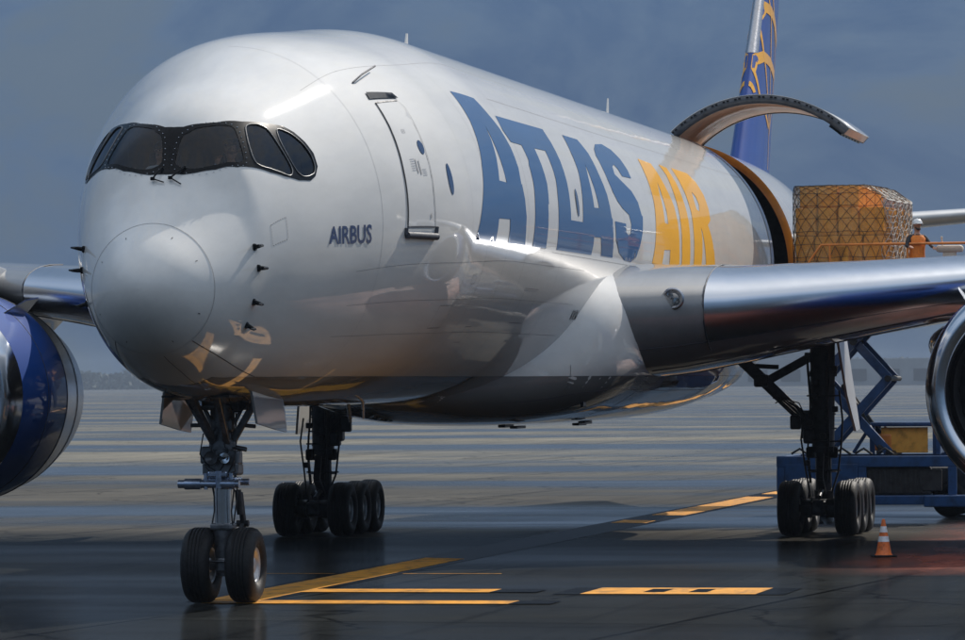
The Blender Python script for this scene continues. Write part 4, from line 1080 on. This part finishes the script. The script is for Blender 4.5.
# ------------------------------------------------------------------ ground
def sheet(name,poly,z,mat,kind='structure',label=None):
    me=bpy.data.meshes.new(name); me.from_pydata([(a,b,z) for a,b in poly],[],[tuple(range(len(poly)))]); me.materials.append(mat)
    o=link(name,me); o['kind']=kind; return o
sheet('ground',[(-600,-4000),(9500,-4000),(9500,4000),(-600,4000)],0,M['ground'])
def strip(x0,x1,y0,y1): return [(x0,y0),(x1,y0),(x1,y1),(x0,y1)]
sheet('lead_in_line_border',strip(5.0,80,-.50,.68),.004,M['blackline'])
for a,b in ((5.4,21.4),(42.3,44.2),(48.3,65.4),(68.5,76.5)):
    sheet('lead_in_line',[(a,-.36),(b,-.30),(b+.5,.52),(a+.3,.5)],.008,M['yellow'])
sheet('stop_bar_border',strip(8.10,9.16,-4.05,-3.32),.012,M['blackline'])
sheet('stop_bar',strip(8.10,9.16,-3.32,-.36),.012,M['yellow'])
sheet('stop_bar_border',strip(4.45,5.40,-4.93,-4.30),.012,M['blackline'])
sheet('stop_bar',strip(4.45,5.40,-4.30,.3),.012,M['yellow'])
sheet('stop_bar_border',strip(7.5,9.72,-7.95,-4.40),.008,M['blackline'])
sheet('stop_bar',strip(7.58,9.66,-7.5,-4.82),.012,M['yellow'])
sheet('stop_bar_digit',strip(8.15,9.2,-6.02,-5.70),.016,M['blackline'])
sheet('stop_bar_digit',strip(8.15,9.2,-6.68,-6.40),.016,M['blackline'])
sheet('edge_line',strip(15.0,15.09,-2.2,3.2),.004,M['yellow'])

# ------------------------------------------------------------------ traffic cone
# red-orange glow on the wet ground, painted as a soft-edged blotchy sheet
def redglow():
    m,nt,b=newmat('painted_red_glow'); out=nt.nodes['Material Output']; co=texco(nt)
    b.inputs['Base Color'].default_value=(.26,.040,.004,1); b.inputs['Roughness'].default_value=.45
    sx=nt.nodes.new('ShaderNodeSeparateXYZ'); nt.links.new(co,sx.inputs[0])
    e1=ramp(nt,math_(nt,'MULTIPLY',math_(nt,'SUBTRACT',math_(nt,'MULTIPLY',sx.outputs[1],-1.0),GLOW_EXT[2]),.45),[(0,0.0),(1,1.0)])
    e2=ramp(nt,math_(nt,'MULTIPLY',math_(nt,'SUBTRACT',GLOW_EXT[1],sx.outputs[0]),.35),[(0,0.0),(1,1.0)])
    e3=ramp(nt,math_(nt,'MULTIPLY',math_(nt,'SUBTRACT',sx.outputs[0],GLOW_EXT[0]),.2),[(0,0.0),(1,1.0)])
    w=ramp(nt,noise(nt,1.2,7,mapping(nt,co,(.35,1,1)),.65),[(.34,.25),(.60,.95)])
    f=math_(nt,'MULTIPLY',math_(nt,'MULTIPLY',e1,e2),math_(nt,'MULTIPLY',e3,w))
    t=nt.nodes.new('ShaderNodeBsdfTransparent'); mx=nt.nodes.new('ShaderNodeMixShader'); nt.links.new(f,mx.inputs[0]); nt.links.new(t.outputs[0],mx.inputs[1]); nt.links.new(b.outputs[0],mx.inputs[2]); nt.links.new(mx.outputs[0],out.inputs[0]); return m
GLOW_EXT=(14.0,44.0,7.1)
sheet('ground_glow_sheet',[(12,-6.5),(12,-12.5),(44,-12.5),(44,-6.5)],.004,redglow())
cn=empty('traffic_cone',(22.34,-7.88,0),.3); tag(cn,'orange traffic cone with white bands on the wet apron behind the main wheels','traffic cone')
q=MB(); q.bbox((0,0,.02),(.42,.42,.04),.015); q.build('cone_base',M['blackline'],cn)
pr=lambda z:.145-(.145-.028)*(z-.04)/.64
q=MB(); q.lathe([(.04,.165),(.055,.15),(.06,pr(.06))]+[(z,pr(z)) for z in (.2,.4,.6,.68)]+[(.69,.018),(.67,.015)],'z',n=32); q.build('cone_body',M['coneorange'],cn)
for a,b in ((.28,.38),(.45,.56)):
    q=MB(); q.lathe([(a,pr(a)+.003),(b,pr(b)+.003)],'z',n=32); q.build('reflective_band',M['conewhite'],cn)

# ------------------------------------------------------------------ cargo loader
LX=47.6
LD=empty('cargo_loader',(LX,0,0)); tag(LD,'blue scissor-lift cargo loader raised to the open cargo door behind the wing','cargo loader')
b_=M['loaderblue']
q=MB()
for x in (-1.6,1.6):
    q.bbox((x,-5.45,1.32),(.22,5.1,.26),.02); q.bbox((x,-5.45,.42),(.22,5.1,.22),.02)
    for y in (-3.0,-4.9,-7.0,-7.9): q.bbox((x,y,.87),(.2,.2,.68),.02)
q.bbox((0,-2.98,1.32),(3.2,.2,.26),.02); q.bbox((0,-7.9,1.32),(3.2,.2,.26),.02); q.bbox((0,-5.45,.45),(3.0,4.8,.12),.02)
q.bbox((-1.74,-7.1,.40),(.3,1.5,.28),.03)
q.bbox((-1.70,-3.95,.9),(.04,1.7,.72),.01)
q.build('chassis_frame',b_,LD)
q=MB(); q.bbox((-1.45,-5.4,.86),(.3,2.2,.66),.05); q.bbox((-.2,-4.4,.85),(1.6,3.2,.6),.05); q.bbox((-1.55,-6.5,.88),(.12,.5,.5),.02)
for i in range(14): q.bbox((-1.62,-4.7-.12*i,.85),(.03,.05,.52),.01)
for i in range(5): q.tube([(-1.3,-3.2-.5*i,1.5),(-1.3,-3.4-.5*i,1.62),(-1.3,-3.6-.5*i,1.48)],.03,6)
q.bbox((.3,-5.4,.86),(2.6,4.6,.6),.03); q.build('drive_machinery',M['loaderdark'],LD)
Tw=tyre_mesh(.42,.3,.2); mt=None
for x in (-1.2,1.2):
    for y in (-3.6,-6.9):
        w=MB(); 
        if mt is None: t=Tw.build('tyre',M['tyre'],LD,(x,y,.42),(0,0,pi/2)); mt=t.data
        else: link('tyre',mt,LD,(x,y,.42),(0,0,pi/2))
def scis(x,yc,z0,z1,hw,n,nm='scissor_arm'):
    dz=(z1-z0)/n
    for k in range(n):
        for s_ in (-1,1):
            q=MB(); q.beam((x+s_*.11,yc-s_*hw,z0+k*dz),(x+s_*.11,yc+s_*hw,z0+(k+1)*dz),.21,.12,(1,0,0)); 
            q.build(nm,b_,LD)
    for k in range(n+1):
        for s_ in (-1,1): q=MB(); q.tube([(x-.22,yc+s_*hw,z0+k*dz),(x+.22,yc+s_*hw,z0+k*dz)],.075,12); q.build('scissor_pin',M['geardark'],LD)
        if k<n: q=MB(); q.tube([(x-.24,yc,z0+(k+.5)*dz),(x+.24,yc,z0+(k+.5)*dz)],.09,12); q.build('scissor_pin',M['geardark'],LD)
for x in (-.95,.45): scis(x,-4.66,1.5,5.0,.80,2)
q=MB(); q.tube([(-.9,-5.3,1.55),(.0,-4.3,3.1)],.08,12); q.tube([(.9,-5.3,1.55),(.0,-4.3,3.1)],.08,12)
for z in (1.5,3.25): q.tube([(-1.2,-5.5,z),(1.2,-5.5,z)],.06,10)
q.build('lift_ram',M['loaderdark'],LD)
# platform with rollers
q=MB(); q.bbox((0,-6.3,5.12),(3.7,6.4,.24),.03); q.bbox((-1.85,-6.3,5.0),(.14,6.4,.42),.02); q.bbox((1.85,-6.3,5.0),(.14,6.4,.42),.02); q.build('main_platform',b_,LD)
q=MB()
for i in range(30): q.tube([(-1.5,-3.3-.2*i,5.25),(1.5,-3.3-.2*i,5.25)],.05,8)
q.build('platform_rollers',M['loaderdark'],LD)
# handrail on the camera side and a catwalk for the operator
q=MB(); q.bbox((-2.3,-6.1,5.10),(.75,5.9,.10),.02); q.build('catwalk',b_,LD)
q=MB(); X=-2.62
q.tube([(X,-3.35,5.2),(X,-3.85,6.02),(X,-4.1,6.36),(X,-6.1,6.36),(X,-8.6,6.36),(X,-8.9,6.2),(X,-8.9,5.2)],.03,8)
q.tube([(X,-4.0,5.85),(X,-8.9,5.85)],.022,8)
for y in (-4.3,-6.1,-7.6): q.tube([(X,y,5.15),(X,y,6.36)],.026,8)
q.build('handrail',M['railorange'],LD)
q=MB(); q.bbox((-2.35,-7.05,6.24),(.35,.62,.16),.06); q.bbox((-2.35,-7.05,5.7),(.22,.3,1.0),.03); q.tube([(-2.45,-6.9,6.3),(-2.5,-6.88,6.48)],.018,6); q.bbox((-2.5,-6.88,6.5),(.05,.05,.05),.015); q.build('control_console',M['console'],LD)
# driver's cabin at chassis level behind the scissor
q=MB(); x0=.4
for (y,z0,z1) in ((-5.0,1.45,2.15),(-6.55,1.45,2.15)): q.bbox((x0-.7,y,(z0+z1)/2),(.12,.12,z1-z0),.02); q.bbox((x0+.7,y,(z0+z1)/2),(.12,.12,z1-z0),.02)
q.bbox((x0,-5.78,2.17),(1.6,1.75,.10),.03); q.bbox((x0,-6.5,1.8),(1.4,.16,.66),.02); q.beam((x0-.7,-4.55,1.5),(x0-.7,-4.95,2.12),.08,.08)
q.build('cab_frame',b_,LD)
q=MB(); q.bbox((x0-.6,-5.75,1.8),(.05,1.1,.6),.01); q.build('cab_panel',M['carton2'],LD)
q=MB(); q.bbox((x0-.5,-5.2,1.75),(.3,.5,.4),.05); q.tube([(x0-.5,-5.1,1.7),(x0-.4,-5.3,2.1)],.05,8); q.build('operator_seat',M['railorange'],LD)
# bridge lift mast standing outboard
q=MB()
for y in (-8.55,-9.3): q.bbox((-1.7,y,1.45),(.2,.2,2.5),.02)
q.bbox((-1.7,-9.1,.40),(.5,1.8,.3),.03); q.bbox((-1.7,-8.9,1.3),(.16,.9,.16),.02); q.bbox((-1.7,-8.25,1.0),(.12,.12,1.3),.02); q.build('front_mast',b_,LD)

# ------------------------------------------------------------------ netted pallet load
PX,PY=47.0,-4.62
PL=empty('air_cargo_pallet',(PX,PY,5.3),radians(-7)); tag(PL,'netted film-wrapped pallet of brown cartons on the raised loader platform','cargo pallet')
LXh,LYh,LZ=1.45,1.13,2.58      # half length, half width, height
q=MB(); q.bbox((0,0,.03),(3.18,2.44,.06),.015); q.build('pallet_base',M['silver'],PL)
random.seed(8); z=.07
for lay,hh in enumerate((.62,.60,.66,.50)):
    nx=3; widths=[random.uniform(.8,1.2) for _ in range(4)]; sw=sum(widths); y=-LYh
    chf=0 if lay<3 else .0
    for w in widths:
        wy=w/sw*2*LYh; x=-LXh
        for k in range(nx):
            wx=2*LXh/nx; 
            if lay==3 and y<-LYh*.55: continue
            q=MB(); ins=.88 if lay==3 else .95; q.bbox(((x+wx*(k+.5))*ins+random.uniform(-.02,.02),(y+wy/2)*ins,z+hh/2),(wx*ins-.03,wy*ins-random.uniform(.03,.06),hh-.012),.02)
            q.build('carton',M['carton' if random.random()<.6 else 'carton2'],PL)
        y+=wy
    z+=hh
q=MB(); q.bbox((-LXh-.03,.0,.55),(.06,.5,1.0),.02); q.build('loose_carton',M['carton2'],PL)
# film and net hug one rounded, chamfered envelope
def env(u,v):
    """u: around the load in plan 0..4 (front, outboard, back, inboard), v: 0 foot .. 1 top edge .. 1.5 centre of the roof"""
    e=.12
    per=[(-1,1),(-1,-1),(1,-1),(1,1)]
    k=int(u)%4; t=u-int(u); a=per[k]; b=per[(k+1)%4]
    x=a[0]+(b[0]-a[0])*t; y=a[1]+(b[1]-a[1])*t
    n=6.0; s_=(abs(x)**n+abs(y)**n)**(1/n); x/=s_; y/=s_
    if v<=1: z=LZ*v*.955
    f=1.0
    if v>.9:
        w=min(1,(v-.9)/.25); f=1-.06*w*w
        z=LZ*(.955*.9+ .09*sin(min(1,(v-.9)/.2)*pi/2)) + .05*max(0,v-1.1)
    if v>1.1: f=.94*(1-(v-1.1)/.4)
    X=x*(LXh+.06)*f; Y=y*(LYh+.06)*f
    # outboard upper shoulder is cut away to follow the hull contour
    if Y<-.42: z=min(z, LZ*1.0-(-.42-Y)*.66) if v>.6 else z
    z+=.015*sin(X*9)*sin(Y*7)
    return Vector((X,Y,z))
def envgrid(nu,nv,v1,off):
    vs=[];fs=[]
    for j in range(nv+1):
        for i in range(nu):
            p=env(4*i/nu,v1*j/nv); c=Vector((p.x,p.y,(p.z-1.2)*.6)); vs.append(p+c.normalized()*off)
    for j in range(nv):
        for i in range(nu): fs.append((j*nu+i,j*nu+(i+1)%nu,(j+1)*nu+(i+1)%nu,(j+1)*nu+i))
    return vs,fs
vs,fs=envgrid(128,60,1.49,.0); q=MB(); q.add(vs,fs,True); q.build('stretch_film',M['film'],PL)
def netline(mb,fn,n,r=.0065):
    P=[]
    for i in range(n+1):
        u,v=fn(i/n); p=env(u%4,min(1.48,max(0,v))); c=Vector((p.x,p.y,(p.z-1.2)*.6)).normalized(); P.append(p+c*.025)
    mb.tube(P,r,5,False)
q=MB()
for i in range(34):
    u0=4*i/34
    netline(q,lambda t: (u0+1.3*t*t*.9,1.35*t),34)
    netline(q,lambda t: (u0-1.3*t*t*.9,1.35*t),34)
for k in range(8): netline(q,lambda t: (4*t,.08+.12*k),90,.006)
q.build('cargo_net',M['net'],PL)
q=MB()
for i in range(20): 
    u0=1.05+.9*i/20
    netline(q,lambda t:(u0+.10*sin(t*16+i),1.25*t),40,.008)
for k in range(22): netline(q,lambda t:(1.03+.92*t,.04+.055*k+.01*sin(t*30)),24,.007)
q.build('edge_net',M['netwhite'],PL)

# ------------------------------------------------------------------ loader operator
hz=.93
arms={'L':((.16,.30,hz+.22),(.40,.24,hz+.18)),'R':((.12,-.32,hz+.22),(.36,-.34,hz+.20))}
legs={'z':hz,'L':((0,.10,hz-.06),(.02,.12,.50),(0,.13,.09),(.16,.14,.04)),'R':((0,-.10,hz-.06),(.03,-.12,.50),(.0,-.13,.09),(.16,-.14,.04))}
W1=person((LX-2.42,-6.30,5.15),radians(-150),arms,legs,dict(skin=M['skin'],top=M['cloth'],legs=M['cloth'],shoe=M['black']),'worker in white helmet and orange vest standing at the raised loader rail',radians(20),'helmet')
vst=MB()
n=28; rings=[(-.06,.165,.185),(.10,.15,.18),(.26,.165,.20),(.40,.16,.21),(.475,.10,.15)]
vs=[];fs=[]
for (dz,rx,ry) in rings:
    for k in range(n):
        a=2*pi*k/n; vs.append((.012+rx*cos(a)*(1.0),ry*sin(a),hz+dz))
for i in range(len(rings)-1):
    for k in range(n): 
        ang=abs(((360*(k+.5)/n)+180)%360-180)
        if i>=2 and 65<ang<115 : continue
        fs.append((i*n+k,i*n+(k+1)%n,(i+1)*n+(k+1)%n,(i+1)*n+k))
vst.add(vs,fs,True); vst.build('safety_vest',M['vest'],W1)

# ------------------------------------------------------------------ two pilots seated at the windows
def seated(x,y,label,hg,turn,reach):
    h=.46
    arms={'L':((.18,.28,h+.22),(.42,.18,h+.26)),'R':((.20,-.27,h+.22),reach)}
    legs={'z':h,'L':((.05,.10,h-.02),(.45,.12,h+.02),(.50,.12,.10),(.64,.12,.05)),'R':((.05,-.10,h-.02),(.45,-.12,h+.02),(.50,-.12,.10),(.64,-.12,.05))}
    return person((x,y,5.43),pi,arms,legs,dict(skin=M['skin'],top=M['shirt'],legs=M['cloth'],shoe=M['black']),label,turn,hg)
seated(3.25,-.52,'pilot in dark peaked cap seated behind the right-hand front cockpit pane','cap',.35,(.36,-.12,.46+.50))
seated(3.25,.52,'bareheaded pilot seated behind the left-hand front cockpit pane',None,-.2,(.45,-.30,.46+.36))

# ------------------------------------------------------------------ far background
random.seed(5)
vs=[];fs=[]
def blade(c,s):
    a=random.uniform(0,6.28); b=random.uniform(-.6,.6); u=Vector((cos(a),sin(a),b))*s; w=Vector((-sin(a)*.5,cos(a)*.5,random.uniform(.4,1)))*s*.8
    n=len(vs); vs.extend([c-u-w,c+u-w,c+u+w,c-u+w]); fs.append((n,n+1,n+2,n+3))
for i in range(800):
    y=random.uniform(-100,1700); x=random.uniform(4000,4250); h=random.uniform(14,22)*(1+.35*sin(y*.0083)+.25*sin(y*.031+1)); r=random.uniform(8,16)
    for k in range(34):
        p=Vector((random.gauss(0,.5),random.gauss(0,.5),random.uniform(-1,1)))
        blade(Vector((x+p.x*r,y+p.y*r,h*(.5+.5*p.z)*(1-.15*abs(p.x)))),random.uniform(1.2,3.4))
q=MB(); q.add(vs,fs); o=q.build('far_treeline',M['tree']); o['kind']='stuff'
sh=empty('low_terminal',(3000,340,0)); tag(sh,'long low pale airport building in the haze beyond the wing','building')
q=MB()
q.bbox((0,-60,9),(60,330,18.0),.3); q.bbox((0,20,14),(50,60,28),.3); q.bbox((0,-150,13),(50,70,26),.3); q.build('building_wall',M['shed'],sh)
q=MB(); 
for i in range(14): q=MB(); q.bbox((-30.2,90-22*i,7),(1,13,8),.1); q.build('window',M['geardark'],sh)

# ------------------------------------------------------------------ air
m=bpy.data.materials.new('hazy_air'); m.use_nodes=True; nt=m.node_tree; nt.nodes.clear(); out=nt.nodes.new('ShaderNodeOutputMaterial'); v=nt.nodes.new('ShaderNodeVolumePrincipled')
v.inputs['Color'].default_value=(.50,.60,.74,1); v.inputs['Density'].default_value=HAZE; v.inputs['Anisotropy'].default_value=.0; nt.links.new(v.outputs[0],out.inputs['Volume'])
if HAZE>0:
    q=MB(); q.box((1995,600,9.5),(4600,3000,39)) if False else q.box((2100,700,14),(4500,2900,30+0)); o=q.build('haze',m); o['kind']='stuff'

# ------------------------------------------------------------------ camera
f=4600.; th=math.atan(893/f); c_,s_=cos(th),sin(th)
d=Vector((c_,s_,0)); r=Vector((s_,-c_,0)); up=Vector((0,0,1))
C=Vector((4.7,0,0))-67.8*d+3.84*r; C.z=3.206
pit=math.atan(63.5/f); roll=radians(.43)
fw=d*cos(pit)+up*sin(pit); u0=up*cos(pit)-d*sin(pit)
R_=r*cos(roll)-u0*sin(roll); U_=u0*cos(roll)+r*sin(roll)
cam=bpy.data.cameras.new('camera'); co=bpy.data.objects.new('camera',cam); COL.objects.link(co)
co.matrix_world=Matrix(((R_.x,U_.x,-fw.x,C.x),(R_.y,U_.y,-fw.y,C.y),(R_.z,U_.z,-fw.z,C.z),(0,0,0,1)))
cam.sensor_fit='HORIZONTAL'; cam.sensor_width=36; cam.lens=36*f/965; cam.clip_start=1; cam.clip_end=12000
cam.dof.use_dof=True; cam.dof.focus_distance=76; cam.dof.aperture_fstop=7
sc.camera=co

# ------------------------------------------------------------------ light
sd=Vector((-cos(radians(SUN_EL))*cos(radians(SUN_AZ)),-cos(radians(SUN_EL))*sin(radians(SUN_AZ)),sin(radians(SUN_EL))))  # towards the sun; azimuth from the nose towards port
sl=bpy.data.lights.new('sun','SUN'); sl.energy=SUN_E; sl.angle=radians(.53); sl.color=SUN_C
so=bpy.data.objects.new('sun',sl); COL.objects.link(so); so.rotation_euler=sd.to_track_quat('Z','Y').to_euler(); so.location=(0,0,60)
w=bpy.data.worlds.new('World'); sc.world=w; w.use_nodes=True; nt=w.node_tree; bg=nt.nodes['Background']
sky=nt.nodes.new('ShaderNodeTexSky'); sky.sky_type='NISHITA'; sky.sun_disc=False; sky.sun_elevation=radians(SUN_EL); sky.sun_rotation=math.atan2(sd.x,sd.y); sky.air_density=1.2; sky.dust_density=2
tc=nt.nodes.new('ShaderNodeTexCoord'); vec=tc.outputs['Generated']
n1=noise(nt,15.0,8,mapping(nt,vec,(1,1,1.8)),.60,.35)
n2=noise(nt,1.6,4,mapping(nt,vec,(1,1,1.6)),.55)
def dot(v,w_):
    n=nt.nodes.new('ShaderNodeVectorMath'); n.operation='DOT_PRODUCT'; nt.links.new(v,n.inputs[0]); n.inputs[1].default_value=w_; return n.outputs['Value']
g=dot(vec,(-.10,-.14,1.0))                        # clearer and brighter overhead and towards port, dark cloud bank low down
g=math_(nt,'ADD',g,math_(nt,'MULTIPLY',math_(nt,'SUBTRACT',n2,.5),.40))
k=SKYK
cloud=ramp(nt,g,[(.0,(.125*k,.205*k,.335*k)),(.28,(.165*k,.28*k,.44*k)),(.55,(.60*k,.76*k,.98*k)),(.82,(1.0*k,1.06*k,1.13*k))])
# the ramp holds 0..1 only; scale afterwards
dark=ramp(nt,dot(vec,(0,0,1)),[(.0,(.62,.66,.66)),(.03,(.85,.88,.90)),(.09,(1,1,1))])
cloud=mixc(nt,1.0,cloud,dark,'MULTIPLY')
vx=nt.nodes.new('ShaderNodeVectorMath'); vx.operation='NORMALIZE'
bk=ramp(nt,dot(vec,(-.5,-.09,-1.0)),[(.12,(1,1,1)),(.42,(.60,.60,.60))])      # low sky behind the camera, dimmed to darken nose and belly
cloud=mixc(nt,1.0,cloud,bk,'MULTIPLY')
tex=ramp(nt,n1,[(.40,(.68,.76,.88)),(.50,(.90,.92,.96)),(.60,(1.0,.93,.86))])
cloud=mixc(nt,1.0,cloud,tex,'MULTIPLY')
sc_=nt.nodes.new('ShaderNodeVectorMath'); sc_.operation='SCALE'; nt.links.new(cloud,sc_.inputs[0]); sc_.inputs['Scale'].default_value=1.0/SKYB*SKYM
cover=ramp(nt,n1,[(.2,.985),(.75,.95)])
mix=mixc(nt,cover,sky.outputs[0],sc_.outputs[0])
nt.links.new(mix,bg.inputs['Color']); bg.inputs['Strength'].default_value=SKYB
vs_=sc.view_settings; vs_.view_transform='Standard'; vs_.look='None'; vs_.gamma=1; vs_.use_curve_mapping=False; vs_.exposure=EXPO
sc.cycles.max_bounces=8; sc.cycles.transparent_max_bounces=12; sc.cycles.caustics_reflective=False; sc.cycles.caustics_refractive=False
